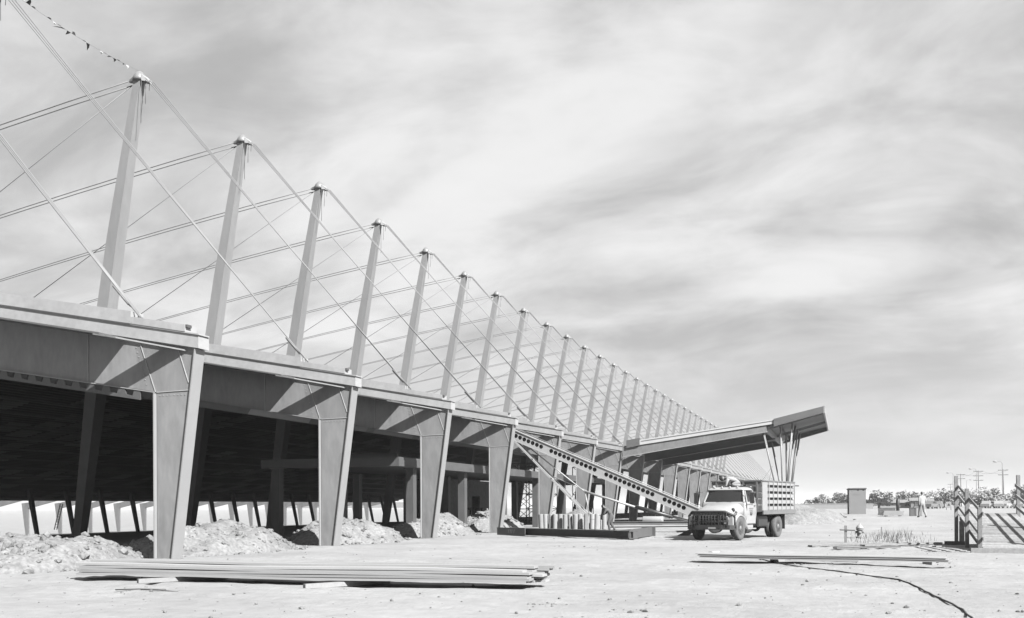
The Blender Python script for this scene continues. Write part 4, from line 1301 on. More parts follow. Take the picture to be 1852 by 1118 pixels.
person('person', 'man in white shirt and light trousers walking away across the lot', (pm.x, pm.y, G(pm.x, pm.y)), R(118), JW, BN, cloth('shirt', 'trousers_light'), 'hair')
# bending worker at the felt rolls
JB = joints(dict(pelvis=(-0.12, 0, 0.90), spine=(-0.02, 0, 1.07), chest=(0.15, 0, 1.25), neck=(0.30, 0, 1.36), head=(0.40, 0, 1.44),
    sh_l=(0.16, 0.19, 1.30), el_l=(0.27, 0.24, 1.04), wrist_l=(0.46, 0.16, 0.93), hand_l=(0.54, 0.14, 0.92),
    sh_r=(0.16, -0.19, 1.30), el_r=(0.30, -0.24, 1.05), wrist_r=(0.50, -0.14, 0.96), hand_r=(0.58, -0.12, 0.95),
    hip_l=(-0.12, 0.10, 0.86), kn_l=(0.06, 0.14, 0.48), an_l=(-0.06, 0.16, 0.09), toe_l=(0.10, 0.18, 0.045),
    hip_r=(-0.12, -0.10, 0.86), kn_r=(-0.02, -0.14, 0.46), an_r=(-0.28, -0.16, 0.09), toe_r=(-0.13, -0.18, 0.045)))
YW = 54.5
p = gp(1103, 960); pm = Vector((p.x * YW / p.y, YW, 0))
person('person', 'worker in patterned shirt bending over the upright felt rolls', (pm.x, pm.y, Gd(pm.x, pm.y) + 0.0), R(178), JB, BN, cloth('plaid', 'trousers_dark'), 'hair')
# man on the cab roof, on hands and knees
JK = joints(dict(pelvis=(-0.42, 0, 0.24), spine=(-0.24, 0, 0.31), chest=(0.0, 0, 0.38), neck=(0.16, 0, 0.40), head=(0.27, 0, 0.38),
    sh_l=(0.03, 0.18, 0.37), el_l=(0.09, 0.21, 0.20), wrist_l=(0.11, 0.20, 0.07), hand_l=(0.16, 0.20, 0.035),
    sh_r=(0.03, -0.18, 0.37), el_r=(0.08, -0.21, 0.20), wrist_r=(0.09, -0.20, 0.07), hand_r=(0.14, -0.20, 0.035),
    hip_l=(-0.44, 0.10, 0.22), kn_l=(-0.12, 0.15, 0.09), an_l=(-0.50, 0.15, 0.06), toe_l=(-0.62, 0.15, 0.05),
    hip_r=(-0.44, -0.10, 0.22), kn_r=(-0.10, -0.15, 0.09), an_r=(-0.48, -0.15, 0.06), toe_r=(-0.60, -0.15, 0.05)))
for k in ('kn_l', 'kn_r', 'hip_l', 'hip_r'):
    JK[k] = (*JK[k][:3], 0.11)
rw = Matrix.Translation(trk.location) @ Matrix.Rotation(TH, 4, 'Z') @ Matrix.Scale(1.05, 4) @ Vector((-1.25, -0.05, 2.165))
person('person', 'man in white shirt and dark cap crouching on the truck cab roof', tuple(rw), R(186), JK, BN, cloth('shirt', 'trousers_light'), 'hair', head_dir=(0.8, 0, -0.6), cap=True)
# thin plank beside him on the roof
mb = MB(); mb.box(-0.35, 0.35, -0.06, 0.06, 0, 0.05); o = mb.build('roof_plank', 'stake_white', None, 0.004)
rw2 = Matrix.Translation(trk.location) @ Matrix.Rotation(TH, 4, 'Z') @ Matrix.Scale(1.05, 4) @ Vector((-1.72, 0.42, 2.15))
o.location = rw2; o.rotation_euler = (0, 0, TH + 1.4); tag(o, 'short pale board lying at the back of the truck cab roof', 'board')

# ------------------------------------------------------------------ hydrant, stakes, weeds, planks
c = gp(1555, 973); z0 = Gd(c.x, c.y)
hy = thing('fire_hydrant', 'pale fire hydrant standing between two short wooden stakes', 'hydrant', (c.x, c.y, z0))
mb = MB(); mb.lathe([(0.16, 0), (0.16, 0.05), (0.115, 0.07), (0.11, 0.34), (0.155, 0.36), (0.155, 0.40), (0.12, 0.42)], n=16); mb.build('barrel', 'shed', hy)
mb = MB(); mb.lathe([(0.165, 0.42), (0.165, 0.45), (0.14, 0.50), (0.10, 0.56), (0.05, 0.595), (0.035, 0.60), (0.035, 0.65), (0, 0.655)], n=16); mb.build('bonnet', 'pale', hy)
for s_ in (1, -1):
    mb = MB(); mb.lathe([(0.05, 0.08), (0.06, 0.17), (0.045, 0.18), (0, 0.19)] if s_ > 0 else [(0.05, -0.08), (0.06, -0.17), (0.045, -0.18), (0, -0.19)], (0, 0, 0.27), 10, axis='x'); mb.build('nozzle', 'shed', hy)
mb = MB(); mb.lathe([(0.06, -0.09), (0.075, -0.20), (0, -0.22)], (0, 0, 0.25), 12, axis='y'); mb.build('pumper_nozzle', 'shed', hy)
for px, py, h_, lab in ((1529.5, 982, 0.66, 'short wooden stake with a nailed crosspiece left of the hydrant'), (1594.5, 976, 0.52, 'plain thin wooden stake right of the hydrant')):
    c = gp(px, py)
    st = thing('wooden_stake', lab, 'stake', (c.x, c.y, Gd(c.x, c.y)))
    mb = MB(); mb.prism_z([(-0.05, -0.045), (0.05, -0.045), (0.05, 0.045), (-0.05, 0.045)] if h_ > 0.6 else [(-0.025, -0.025), (0.025, -0.025), (0.025, 0.025), (-0.025, 0.025)], -0.1, h_); mb.build('post', 'grey_wood', st, 0.006)
    if h_ > 0.6:
        mb = MB(); mb.bar((-0.22, -0.06, 0.49), (0.34, -0.06, 0.47), 0.022, 0.05); mb.build('crosspiece', 'dark_wood', st)
mb = MB(); rnd = random.Random(9)
for _ in range(520):
    px, py = rnd.gauss(1600, 45), rnd.uniform(966, 984)
    if px < 1535 or px > 1700: continue
    c = gp(px, py); l = rnd.uniform(0.05, 0.42) * rnd.random() ** 0.6 * (1.3 if 1600 < px < 1650 else 0.8)
    a = rnd.uniform(0, 6.28); k = rnd.uniform(0.1, 0.6)
    b = Vector((c.x, c.y, Gd(c.x, c.y))); dx = Vector((math.cos(a), math.sin(a), 0))
    wv = Vector((-dx.y, dx.x, 0)) * 0.008
    m1 = b + dx * l * k * 0.4 + Vector((0, 0, l * 0.6)); t1 = b + dx * l * k + Vector((0, 0, l))
    mb.add([b - wv, b + wv, m1 + wv, m1 - wv, t1], [(0, 1, 2, 3), (3, 2, 4)])
tag(mb.build('weeds', 'weed'), 'dry wispy weeds growing around the hydrant and stakes', 'weeds', kind='stuff')
for i, (xa, ya, xb, yb, lab) in enumerate(((1465, 990, 1590, 987, 'weathered plank on the dirt left of the ramp, nearest the wooden stake'), (1560, 989, 1700, 985, 'weathered plank on the dirt running towards the ramp foot'), (1510, 994, 1625, 992, 'dark plank half sunk in the dirt below the hydrant'))):
    a, b = gp(xa, ya), gp(xb, yb)
    mb = MB(); mb.bar((a.x, a.y, 0.05), (b.x, b.y, 0.06), 0.24, 0.05)
    tag(mb.build('ground_plank', ['grey_wood', 'grey_wood', 'dark_wood'][i]), lab, 'plank')

# ------------------------------------------------------------------ timber loading ramp
rp = thing('loading_ramp', 'weathered timber loading ramp with plank deck and slatted side rails', 'ramp', (4.9, 35.2, 0))
RX0, RX1, RY0, RY1 = 3.95, 5.85, 31.9, 38.6
def rz_(y): return 0.16 + (y - RY0) / (RY1 - RY0) * 0.98
npl = 24
for k in range(npl):
    ya = RY0 + (RY1 - RY0) * k / npl; yb_ = RY0 + (RY1 - RY0) * (k + 0.93) / npl
    j = random.uniform(-0.008, 0.008)
    mb = MB(); mb.hexa([(RX0, ya, rz_(ya) - 0.04 + j), (RX1, ya, rz_(ya) - 0.04), (RX1, yb_, rz_(yb_) - 0.04), (RX0, yb_, rz_(yb_) - 0.04 + j), (RX0, ya, rz_(ya) + j), (RX1, ya, rz_(ya)), (RX1, yb_, rz_(yb_)), (RX0, yb_, rz_(yb_) + j)])
    part(rp, 'plank', mb, 'grey_wood')
for x in (RX0 + 0.1, (RX0 + RX1) / 2, RX1 - 0.1):
    mb = MB(); mb.bar((x, RY0, rz_(RY0) - 0.14), (x, RY1, rz_(RY1) - 0.14), 0.1, 0.19); part(rp, 'stringer', mb, 'dark_wood')
mb = MB(); mb.box(RX0 - 0.35, RX1 + 1.2, RY0 - 0.2, RY0 - 0.02, -0.03, 0.15); part(rp, 'sill', mb, 'grey_wood')
mb = MB(); mb.box(RX0 - 0.5, RX0 + 0.2, RY1 - 0.6, RY1 - 0.38, -0.03, 0.13); part(rp, 'sill', mb, 'dark_wood')
for x in (RX0 + 0.1, RX1 - 0.1):
    mb = MB(); mb.box(x - 0.08, x + 0.08, RY1 - 0.3, RY1 - 0.14, -0.02, rz_(RY1 - 0.3) - 0.24); part(rp, 'leg', mb, 'grey_wood')
for x, s_ in ((RX0 - 0.07, -1), (RX1 + 0.07, 1)):
    for y, top in ((RY0 + 0.15, 1.38), ((RY0 + RY1) / 2, 2.0), (RY1 - 0.12, 2.52)):
        mb = MB(); mb.box(x - 0.06, x + 0.06, y - 0.07, y + 0.07, -0.05, top); part(rp, 'post', mb, 'grey_wood', 0.008)
    for k in range(3):
        dz = 0.26 + 0.38 * k
        mb = MB(); mb.bar((x - s_ * 0.075, RY0 + 0.0 + 0.1 * (k % 2), rz_(RY0) + dz), (x - s_ * 0.075, RY1 + 0.05, rz_(RY1) + dz + 0.03 * (k % 2)), 0.03, 0.105); part(rp, 'rail', mb, 'grey_wood')

# ------------------------------------------------------------------ things inside and beside the hall
# slatted barricades
for x, y in ((-27.6, 66.2), (-24.6, 66.6)):
    p = None
for i, (px0, px1) in enumerate(((799, 826), (834, 870))):
    Y_ = 60.5
    a = gp(px0, 944); b = gp(px1, 944)
    a = a * (Y_ / a.y); b = b * (Y_ / b.y)
    bt = thing('slatted_barricade', ('slatted panel leaning under the platform, nearest the third column', 'slatted panel leaning under the platform, nearest the fourth column')[i], 'panel', (a.x, Y_, 0.35))
    wd = b.x - a.x
    mb = MB(); mb.bar((0, 0, 0.1), (wd, 0, 0.1), 0.05, 0.1); mb.build('rail', 'black', bt)
    mb = MB(); mb.bar((0.1, 0.0, 0.95), (wd + 0.1, 0.0, 0.95), 0.05, 0.1); mb.build('rail', 'black', bt)
    ns = max(4, int(wd / 0.19))
    for k in range(ns + 1):
        x = wd * k / ns
        mb = MB(); mb.bar((x, -0.05, 0.0), (x + 0.1, -0.05, 1.05), 0.09, 0.02, up=(0, 1, 0)); mb.build('slat', 'black', bt)
# scaffold tower behind the fourth opening
def scaffold(px, Y_, w_, h_, lab):
    a = gp(px, 950); a = a * (Y_ / a.y)
    sc_ = thing('scaffold_tower', lab, 'scaffold', (a.x, Y_, 0))
    for x in (0, w_):
        for y in (0, w_):
            mb = MB(); mb.tube([(x, y, 0), (x, y, h_)], 0.04, 6); mb.build('standard', 'dark_steel', sc_)
    n = int(h_ / 1.2)
    for k in range(1, n + 1):
        z = k * h_ / n
        mb = MB()
        for y in (0, w_): mb.tube([(0, y, z), (w_, y, z)], 0.03, 5)
        for x in (0, w_): mb.tube([(x, 0, z), (x, w_, z)], 0.03, 5)
        mb.build('ledger', 'dark_steel', sc_)
        z0_ = (k - 1) * h_ / n
        for y in (0, w_):
            mb = MB(); mb.tube([(0, y, z0_), (w_, y, z)], 0.025, 5); mb.build('cross_brace', 'dark_steel', sc_)
            mb = MB(); mb.tube([(w_, y + 0.04, z0_), (0, y + 0.04, z)], 0.025, 5); mb.build('cross_brace', 'dark_steel', sc_)
    return sc_
scaffold(926, 74, 1.5, 5.0, 'tubular scaffold tower inside the hall behind the fourth column')
scaffold(952, 80, 2.2, 5.0, 'wider scaffold tower with crossed braces inside the hall beside the platform post')
scaffold(1036, 88, 1.6, 5.2, 'slim scaffold tower seen through the loader brace')
# ladder far inside
a = gp(98, 945); a = a * (105 / a.y)
ld = thing('ladder', 'ladder leaning under the far roof slope inside the hall', 'ladder', (a.x, 105, a.z - 1.5))
for s_ in (0, 0.45):
    mb = MB(); mb.bar((s_, 0, 0), (s_ + 1.1, 0, 3.6), 0.07, 0.1); mb.build('stile', 'dark_wood', ld)
for k in range(9):
    t = (k + 1) / 10
    mb = MB(); mb.tube([(1.1 * t, 0, 3.6 * t), (0.45 + 1.1 * t, 0, 3.6 * t)], 0.03, 5); mb.build('rung', 'dark_wood', ld)
# dark plate leaning by the truck nose
mb = MB()
a, b = gp(1224, 969), gp(1262, 969)
mb.hexa([(a.x, a.y, 0.0), (a.x + 0.5, a.y, 0.0), (a.x + 0.5, a.y + 0.6, 0.0), (a.x, a.y + 0.6, 0), (a.x + 1.0, a.y, 0.52), (a.x + 1.25, a.y, 0.50), (a.x + 1.25, a.y + 0.6, 0.50), (a.x + 1.0, a.y + 0.6, 0.52)])
tag(mb.build('leaning_plate', 'truck_dark'), 'dark plate leaning up from the ground beside the truck nose', 'plate')

# ------------------------------------------------------------------ pennant string
ps = thing('pennant_string', 'string of small light and dark pennants tied to the end mast cap', 'pennants', (TX, FY[2], 24.6))
Apt = Vector((TX - 0.1, FY[2] + 0.4, 24.62)); Bpt = Vector((TX - 0.1, FY[1] + 0.4, 24.75))
mb = MB(); line = []
for k in range(31):
    t = k / 30
    q = Apt.lerp(Bpt, t) - Vector((0, 0, 0.25 * 4 * t * (1 - t))) - Vector(ps.location); line.append(q)
mb.tube(line, 0.008, 4); mb.build('cord', 'cable', ps)
rnd = random.Random(21)
for k in range(2, 29, 1):
    if rnd.random() < 0.2: continue
    q = line[k]; tw = Vector((rnd.uniform(-0.4, 0.25), rnd.uniform(-0.35, 0.35), rnd.uniform(-0.3, 0.16))) * rnd.uniform(0.4, 1.1)
    dv = (line[k + 1] - line[k]).normalized() * 0.12
    mb = MB()
    m1 = q + tw * 0.5 + Vector((0.04, 0, 0))
    mb.add([q - dv, q + dv, m1 + dv * 0.6, m1 - dv * 0.6, q + tw], [(0, 1, 2, 3), (3, 2, 4)])
    mb.build('pennant', ['truck_dark', 'fascia', 'stake_grey', 'fascia'][k % 4], ps)

# ------------------------------------------------------------------ right background
def at(px, Y_, dz=0.0):
    a = gp(px, 960); a = a * (Y_ / a.y)
    return Vector((a.x, Y_, G(a.x, Y_) + dz))
c = at(1549.5, 92)
sh = thing('site_outhouse', 'tall plain outhouse cabin standing alone on the lot', 'outhouse', (c.x, c.y, c.z), 0.10)
mb = MB(); mb.box(-0.72, 0.72, -0.72, 0.72, -0.1, 2.26); mb.build('cabin_wall', 'shed', sh)
mb = MB(); mb.hexa([(-0.78, -0.80, 2.262), (0.78, -0.80, 2.262), (0.78, 0.80, 2.20), (-0.78, 0.80, 2.20), (-0.78, -0.80, 2.35), (0.78, -0.80, 2.35), (0.78, 0.80, 2.29), (-0.78, 0.80, 2.29)]); mb.build('roof', 'interior_steel', sh)
for x in (0.05, 0.5):
    mb = MB(); mb.box(x - 0.06, x + 0.06, -0.735, -0.722, 2.1, 2.24); mb.build('vent', 'black', sh)
mb = MB()
rnd = random.Random(4)
for k in range(7):
    x = -0.40 + k * 0.085
    mb.box(x, x + 0.05, -0.728, -0.722, 1.72, 1.78 + 0.02 * rnd.random())
mb.build('lettering', 'stake_grey', sh)
# timber packs, crates and spool near the walker
def slab_pack(px, Y_, l, w_, h_, m_, lab, n=5, rz=0.0, z=0.0):
    c = at(px, Y_, z)
    root = thing('timber_pack', lab, 'timber pack', tuple(c), rz)
    for k in range(n):
        mb = MB(); j = random.uniform(-0.04, 0.04)
        mb.box(-l / 2 + j, l / 2 + j, -w_ / 2, w_ / 2, 0.06 + h_ * k / n, 0.06 + h_ * (k + 0.9) / n); mb.build('sheet_layer', m_, root)
    for x in (-l * 0.35, l * 0.35):
        mb = MB(); mb.box(x - 0.05, x + 0.05, -w_ / 2, w_ / 2, -0.02, 0.058); mb.build('bearer', 'dark_wood', root)
slab_pack(1615, 74, 1.35, 1.0, 0.34, 'white_paint', 'white sheet pack on the lot behind the walking man', 4, 0.1)
slab_pack(1604, 78, 1.2, 1.0, 0.55, 'dark_wood', 'dark timber pack beside the white sheet pack', 5)
for px, Y_, wd, h_, m_, lab in ((1651, 76, 0.42, 0.56, 'interior_steel', 'small dark crate near the walking man'), (1660, 77, 0.55, 0.62, 'pale', 'pale crate just left of the walking man'), (1658, 84, 0.34, 0.95, 'dark_wood', 'narrow dark crate behind the pale crate')):
    c = at(px, Y_)
    root = thing('crate', lab, 'crate', tuple(c), 0.1)
    mb = MB(); mb.box(-wd / 2, wd / 2, -wd / 2, wd / 2, 0.0, h_); mb.build('side', m_, root, 0.01)
    mb = MB(); mb.box(-wd / 2 - 0.03, wd / 2 + 0.03, -wd / 2 - 0.03, wd / 2 + 0.03, h_, h_ + 0.06); mb.build('lid', m_, root, 0.01)
    for s_ in (-1, 1):
        mb = MB(); mb.box(s_ * wd * 0.42 - 0.04, s_ * wd * 0.42 + 0.04, -wd / 2 - 0.025, -wd / 2 - 0.002, 0.02, h_ - 0.01); mb.build('batten', m_, root)
c = at(1624, 86); mb = MB(); mb.lathe([(0.14, -0.1), (0.14, 1.25), (0.11, 1.3)], n=10); o = mb.build('dark_post', 'truck_dark'); o.location = c; tag(o, 'stout dark post standing behind the white sheet pack', 'post')
# ladder-like form panels on the sand
c = at(1507, 70)
fp = thing('form_panel', 'pale slatted form panel lying on the lot right of the sand heap', 'panel', tuple(c), 0.2)
for k in range(6):
    mb = MB(); mb.bar((-0.75 + 0.26 * k, -0.7, 0.16), (-0.62 + 0.26 * k, 0.6, 0.30), 0.14, 0.05); mb.build('slat', 'pale', fp)
for y in (-0.5, 0.45):
    mb = MB(); mb.bar((-0.85, y, 0.06), (0.8, y, 0.06), 0.1, 0.1); mb.build('bearer', 'dark_wood', fp)
for (pa, pb, Y_, lab) in ((1462, 1490, 88, 'dark beam lying on the lot beyond the sand heap'),):
    a, b = at(pa, Y_), at(pb, Y_)
    mb = MB(); mb.bar((a.x, a.y, a.z + 0.10), (b.x, b.y, b.z + 0.10), 0.25, 0.2); mb.bar((a.x, a.y, a.z + 0.21), (b.x, b.y, b.z + 0.21), 0.34, 0.03)
    tag(mb.build('ground_beam', 'interior_steel'), lab, 'beam')

# utility poles and street lamps
def upole(px, ytop, H_, arms, lab, group, transformer=False):
    D = 1722.7 * (H_ - EYE + 0.62) / (911.5 - ytop)
    th_ = math.atan((px - 926) / 1722.7) - 0.3359
    Dr = D / math.cos(th_ + 0.3359)
    x, y = Dr * math.sin(th_), Dr * math.cos(th_)
    root = thing('utility_pole', lab, 'utility pole', (x, y, G(x, y)), random.uniform(-0.2, 0.2), group)
    mb = MB(); mb.tube([(0, 0, -0.3), (-0.25, 0, H_)], [0.16, 0.10], 7); mb.build('shaft', 'wood_pole', root)
    for k in range(arms):
        z = H_ - 0.35 - 1.3 * k
        mb = MB(); mb.box(-1.45, 1.05, -0.05, 0.05, z, z + 0.13); a_ = mb.build('crossarm', 'wood_pole', root)
        for q in (-1.4, -0.95, 0.55, 1.0):
            mb = MB(); mb.lathe([(0.05, z + 0.13), (0.06, z + 0.25), (0, z + 0.28)], (q, 0, 0), 6); mb.build('insulator', 'wood_pole', a_)
    if transformer:
        mb = MB(); mb.lathe([(0.25, H_ - 3.2), (0.28, H_ - 3.0), (0.28, H_ - 2.2), (0.2, H_ - 2.1)], (-0.55, 0, 0), 10); mb.build('transformer', 'wood_pole', root)
    return root, Vector((x, y, G(x, y) + H_))
ug = 'utility poles along the far road'
tops = []
for px, yt, H_, arms, lab, tr in ((1816, 849, 10.5, 2, 'utility pole with two crossarms seen above the ramp deck', False), (1771, 851, 10.5, 3, 'utility pole with three crossarms rising behind the ramp side rails', False), (1739, 857, 10.5, 2, 'utility pole just beside the tall end post of the ramp', False),
                              (1720, 875, 10.5, 2, 'utility pole beside the white square sign', False), (1705, 889, 10.0, 1, 'distant utility pole in the line beyond the walking man', False), (1689, 896, 10.0, 1, 'distant utility pole in the line beyond the walking man', False),
                              (1676, 893, 9.5, 1, 'distant utility pole in the line beyond the walking man', False), (1650, 891, 9.5, 1, 'distant utility pole in the line beyond the walking man', False), (1639, 885, 8.0, 0, 'leaning utility pole carrying a round transformer', True),
                              (1609, 898, 9.0, 1, 'distant utility pole in the line beyond the walking man', False), (1510, 900, 9.0, 1, 'lone distant pole between the sand heap and the outhouse', False)):
    r_, t_ = upole(px, yt, H_, arms, lab, ug, tr); tops.append(t_)
for k in range(3):
    wr = thing('power_line', ('pair of power lines between the poles nearest the ramp rails', 'pair of power lines from the ramp poles to the pole by the sign', 'pair of power lines running on towards the distant poles')[k], 'power line', tuple(tops[k]))
    for q in (-0.9, 0.9):
        a, b = tops[k] + Vector((q, 0, -0.2)), tops[k + 1] + Vector((q, 0, -0.2))
        mb = MB(); mb.tube([Vector(p_) - tops[k] for p_ in sag(a, b, 0.9)], 0.02, 4); mb.build('wire', 'wood_pole', wr)
def lamp(px, ytop, H_, side_, lab):
    D = 1722.7 * (H_ - EYE + 0.62) / (911.5 - ytop)
    th_ = math.atan((px - 926) / 1722.7) - 0.3359
    Dr = D / math.cos(th_ + 0.3359)
    x, y = Dr * math.sin(th_), Dr * math.cos(th_)
    root = thing('street_lamp', lab, 'street lamp', (x, y, G(x, y)), 0, 'street lamps along the far road')
    mb = MB(); mb.tube([(0, 0, -0.3), (0, 0, H_ - 0.6), (side_ * 0.3, 0, H_ - 0.1), (side_ * 1.4, 0, H_)], [0.10, 0.07, 0.05, 0.04], 7); mb.build('pole', 'shed', root)
    mb = MB(); mb.lathe([(0.0, -0.55), (0.18, -0.4), (0.26, 0.0), (0.2, 0.35), (0.05, 0.5)], (side_ * 1.7, 0, H_), 10, axis='x'); mb.build('lamp_head', 'pale', root)
lamp(1813, 835, 12, -1, 'tall street lamp above the ramp deck'); lamp(1766, 848, 12, -1, 'street lamp left of the three armed pole'); lamp(1724, 855, 12, -1, 'street lamp near the white square sign'); lamp(1748, 868, 12, 1, 'street lamp behind the tall end post of the ramp'); lamp(1682, 887, 12, 1, 'small distant street lamp right of the walking man')
# sign
c = at(1716, 150)
sg = thing('site_sign', 'white square sign board with a dark mark on two posts', 'sign', tuple(c))
mb = MB(); mb.box(-0.36, 0.36, -0.03, 0.03, 0.35, 1.2); mb.build('board', 'white_paint', sg)
mb = MB(); mb.add([(-0.18, -0.035, 0.62), (0.2, -0.035, 0.62), (0.12, -0.035, 0.82), (0.02, -0.035, 0.98), (-0.1, -0.035, 0.82)], [(0, 1, 2, 3, 4)]); mb.build('mark', 'truck_dark', sg)
for x in (-0.3, 0.3):
    mb = MB(); mb.box(x - 0.04, x + 0.04, 0.031, 0.09, -0.2, 1.15); mb.build('post', 'dark_wood', sg)
# trees
def leaf_crown(seed, w_, h_, n):
    rnd = random.Random(seed); mb = MB()
    lobes = [(Vector((rnd.uniform(-0.6, 0.6) * w_, rnd.uniform(-0.6, 0.6) * w_, h_ * rnd.uniform(0.30, 0.82))), rnd.uniform(0.28, 0.5) * w_) for _ in range(9)]
    for _ in range(n):
        c_, r_ = rnd.choice(lobes)
        v = Vector((rnd.gauss(0, 1), rnd.gauss(0, 1), rnd.gauss(0, 0.8))).normalized() * r_ * rnd.random() ** 0.4
        p_ = c_ + v
        if p_.z < h_ * 0.14: continue
        s_ = rnd.uniform(0.12, 0.30) * w_ / 2.5
        a = Vector((rnd.gauss(0, 1), rnd.gauss(0, 1), rnd.gauss(0, 1))).normalized(); b = a.orthogonal().normalized()
        mb.add([p_ - a * s_, p_ + b * s_ * 0.6, p_ + a * s_, p_ - b * s_ * 0.6], [(0, 1, 2, 3)])
    cr = mb.mesh('crown', 'foliage')
    mb = MB()
    mb.tube([(0, 0, -0.3), (0.05 * w_, 0, h_ * 0.25), (0, 0, h_ * 0.5)], [0.09 * w_, 0.07 * w_, 0.03 * w_], 7)
    for c_, r_ in lobes[:6]:
        mb.tube([(0.03 * w_, 0, h_ * 0.22), tuple(c_ * 0.6 + Vector((0, 0, h_ * 0.15))), tuple(c_)], [0.04 * w_, 0.025 * w_, 0.01 * w_], 5)
    return cr, mb.mesh('trunk', 'trunk')
crowns = [leaf_crown(31, 2.6, 5.4, 1500), leaf_crown(32, 3.0, 5.0, 1500), leaf_crown(33, 2.2, 5.6, 1200), leaf_crown(34, 3.6, 4.2, 1500)]
TL = 'low leafy tree in the hazy row beyond the lot'
for i, (px, Yt, s_, k) in enumerate(((1446, 260, 0.5, 3), (1458, 250, 0.55, 1), (1474, 235, 1.0, 0), (1500, 270, 0.8, 1), (1514, 240, 1.0, 2), (1523, 255, 0.85, 3), (1533, 230, 1.1, 0), (1570, 280, 0.7, 3), (1590, 225, 1.05, 1), (1606, 300, 0.9, 3), (1622, 280, 1.0, 1), (1634, 300, 1.25, 2), (1648, 260, 1.2, 3), (1662, 290, 1.1, 0),
                                 (1676, 270, 1.1, 1), (1694, 320, 0.9, 3), (1708, 260, 1.15, 0), (1716, 250, 1.2, 1), (1735, 300, 1.2, 3), (1752, 280, 1.1, 2), (1772, 235, 1.25, 1), (1781, 240, 1.2, 0), (1798, 300, 1.1, 3), (1812, 310, 1.0, 1), (1832, 280, 1.1, 3), (1850, 230, 1.35, 0), (1866, 235, 1.3, 1))):
    c = at(px, Yt)
    t = thing('tree', TL, 'tree', tuple(c), i * 1.3, 'trees beyond the lot')
    t.scale = (s_ * 0.95, s_ * 0.95, s_ * 0.72)
    hpc = bpy.data.objects.new('crown', crowns[k][0]); C.objects.link(hpc); hpc.parent = t
    hpt = bpy.data.objects.new('trunk', crowns[k][1]); C.objects.link(hpt); hpt.parent = t
# far low buildings and parked cars
for px, Yb, wd, h_, m_, lab in ((1497, 200, 17, 1.0, 'pale', 'long low pale wall in front of the far trees left of the outhouse'), (1640, 230, 11, 1.2, 'pale', 'long low shed behind the crates'), (1664, 225, 3.6, 1.6, 'shed', 'small gabled shed behind the walking man')):
    c = at(px, Yb)
    root = thing('low_building' if h_ > 1 else 'boundary_wall', lab, 'building' if h_ > 1 else 'wall', tuple(c))
    mb = MB(); mb.box(-wd / 2, wd / 2, 0, 5 if h_ > 1 else 0.3, -0.3, h_); mb.build('wall', m_, root)
    if h_ > 1:
        mb = MB(); mb.hexa([(-wd / 2 - 0.3, -0.4, h_), (wd / 2 + 0.3, -0.4, h_), (wd / 2 + 0.3, 5.4, h_), (-wd / 2 - 0.3, 5.4, h_), (-wd / 2 - 0.3, 2.3, h_ + 0.7), (wd / 2 + 0.3, 2.3, h_ + 0.7), (wd / 2 + 0.3, 2.7, h_ + 0.7), (-wd / 2 - 0.3, 2.7, h_ + 0.7)]); mb.build('roof', 'shed', root)
        for k in range(max(1, int(wd / 4))):
            x = -wd / 2 + 1.2 + 4 * k
            mb = MB(); mb.box(x, x + 0.9, -0.03, -0.002, 0.5, 1.05); mb.build('window', 'glass', root)
    else:
        mb = MB(); mb.box(-wd / 2 - 0.05, wd / 2 + 0.05, -0.05, 0.35, h_, h_ + 0.1); mb.build('coping', 'pale', root)
mb = MB()
prf = [(-2.2, 0.35), (2.2, 0.35), (2.25, 0.75), (1.2, 0.92), (0.7, 1.42), (-0.9, 1.45), (-1.4, 0.95), (-2.2, 0.88)]
mb.prism_y(prf, -0.8, 0.8); cb = mb.mesh('body', 'white_paint')
mb = MB(); mb.prism_y([(0.62, 1.36), (1.02, 0.96), (-1.2, 0.98), (-0.85, 1.39)], -0.81, 0.81); cw = mb.mesh('window_band', 'glass')
mb = MB(); mb.lathe([(0.0, -0.1), (0.32, -0.1), (0.32, 0.1), (0, 0.1)], n=14, axis='y'); cwh = mb.mesh('wheel', 'tyre')
mb = MB(); mb.prism_y(prf, -0.8, 0.8); cb2 = mb.mesh('body', 'stake_grey')
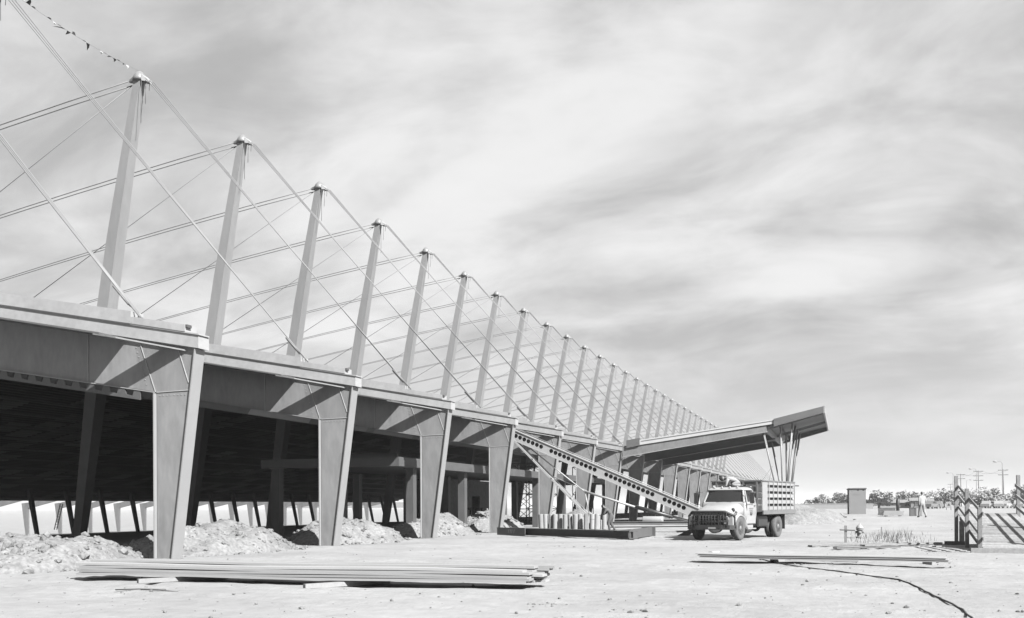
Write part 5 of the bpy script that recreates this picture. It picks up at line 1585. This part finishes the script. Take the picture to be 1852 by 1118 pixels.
for i, (px, Yc) in enumerate(((1787, 205), (1797, 206), (1807, 205), (1818, 207), (1845, 190), (1671, 200), (1683, 190), (1696, 205))):
    c = at(px, Yc)
    t = thing('parked_car', ('light sedan parked in the far row beyond the ramp' if i < 5 else 'sedan parked far off right of the walking man'), 'car', tuple(c), 1.2 + 0.1 * (i % 3), 'cars parked beyond the ramp' if i < 5 else 'cars parked beyond the walking man')
    for nm, me_ in (('body', cb if i < 5 else cb2), ('window_band', cw)):
        o = bpy.data.objects.new(nm, me_); C.objects.link(o); o.parent = t
    for x in (-1.35, 1.35):
        for y in (-0.75, 0.75):
            o = bpy.data.objects.new('wheel', cwh); C.objects.link(o); o.parent = t; o.location = (x, y, 0.32)
# distant crane boom beyond the hall's end
c = at(1383, 330)
cr = thing('site_crane', 'tiny distant lattice crane boom beyond the end of the hall', 'crane', (c.x, c.y, 0))
mb = MB(); mb.box(-1.5, 1.5, -1.2, 1.2, 0.8, 2.8); mb.build('cab', 'interior_steel', cr)
mb = MB(); mb.box(-2.2, 2.2, -1.6, -0.9, 0, 0.8); mb.box(-2.2, 2.2, 0.9, 1.6, 0, 0.8); mb.build('crawler', 'black', cr)
mb = MB()
for s_ in (-0.35, 0.35): mb.tube([(0, s_, 2.5), (2.6, s_, 14.5)], 0.07, 5)
for k in range(12):
    t = k / 12; mb.tube([(2.6 * t, -0.35, 2.5 + 12 * t), (2.6 * (t + 1 / 12), 0.35, 2.5 + 12 * (t + 1 / 12))], 0.05, 4)
mb.tube([(2.6, 0, 14.5), (-0.8, 0, 9.5)], 0.05, 4); mb.tube([(-0.2, 0, 2.8), (-0.8, 0, 9.5)], 0.09, 5)
mb.build('lattice_boom', 'interior_steel', cr)

# ------------------------------------------------------------------ haze
mb = MB(); mb.box(-3400, 3400, -900, 5600, -8, 30)
hz = mb.build('haze', [])
hm = bpy.data.materials.new('haze_air'); hm.use_nodes = True
t_ = hm.node_tree
for n_ in list(t_.nodes): t_.nodes.remove(n_)
ho = t_.nodes.new('ShaderNodeOutputMaterial'); hv_ = t_.nodes.new('ShaderNodeVolumePrincipled')
hv_.inputs['Color'].default_value = (0.9, 0.9, 0.9, 1)
hv_.inputs['Density'].default_value = 0.00027
hv_.inputs['Anisotropy'].default_value = 0.2
t_.links.new(hv_.outputs[0], ho.inputs['Volume'])
hz.data.materials.append(hm)
tag(hz, kind='stuff')
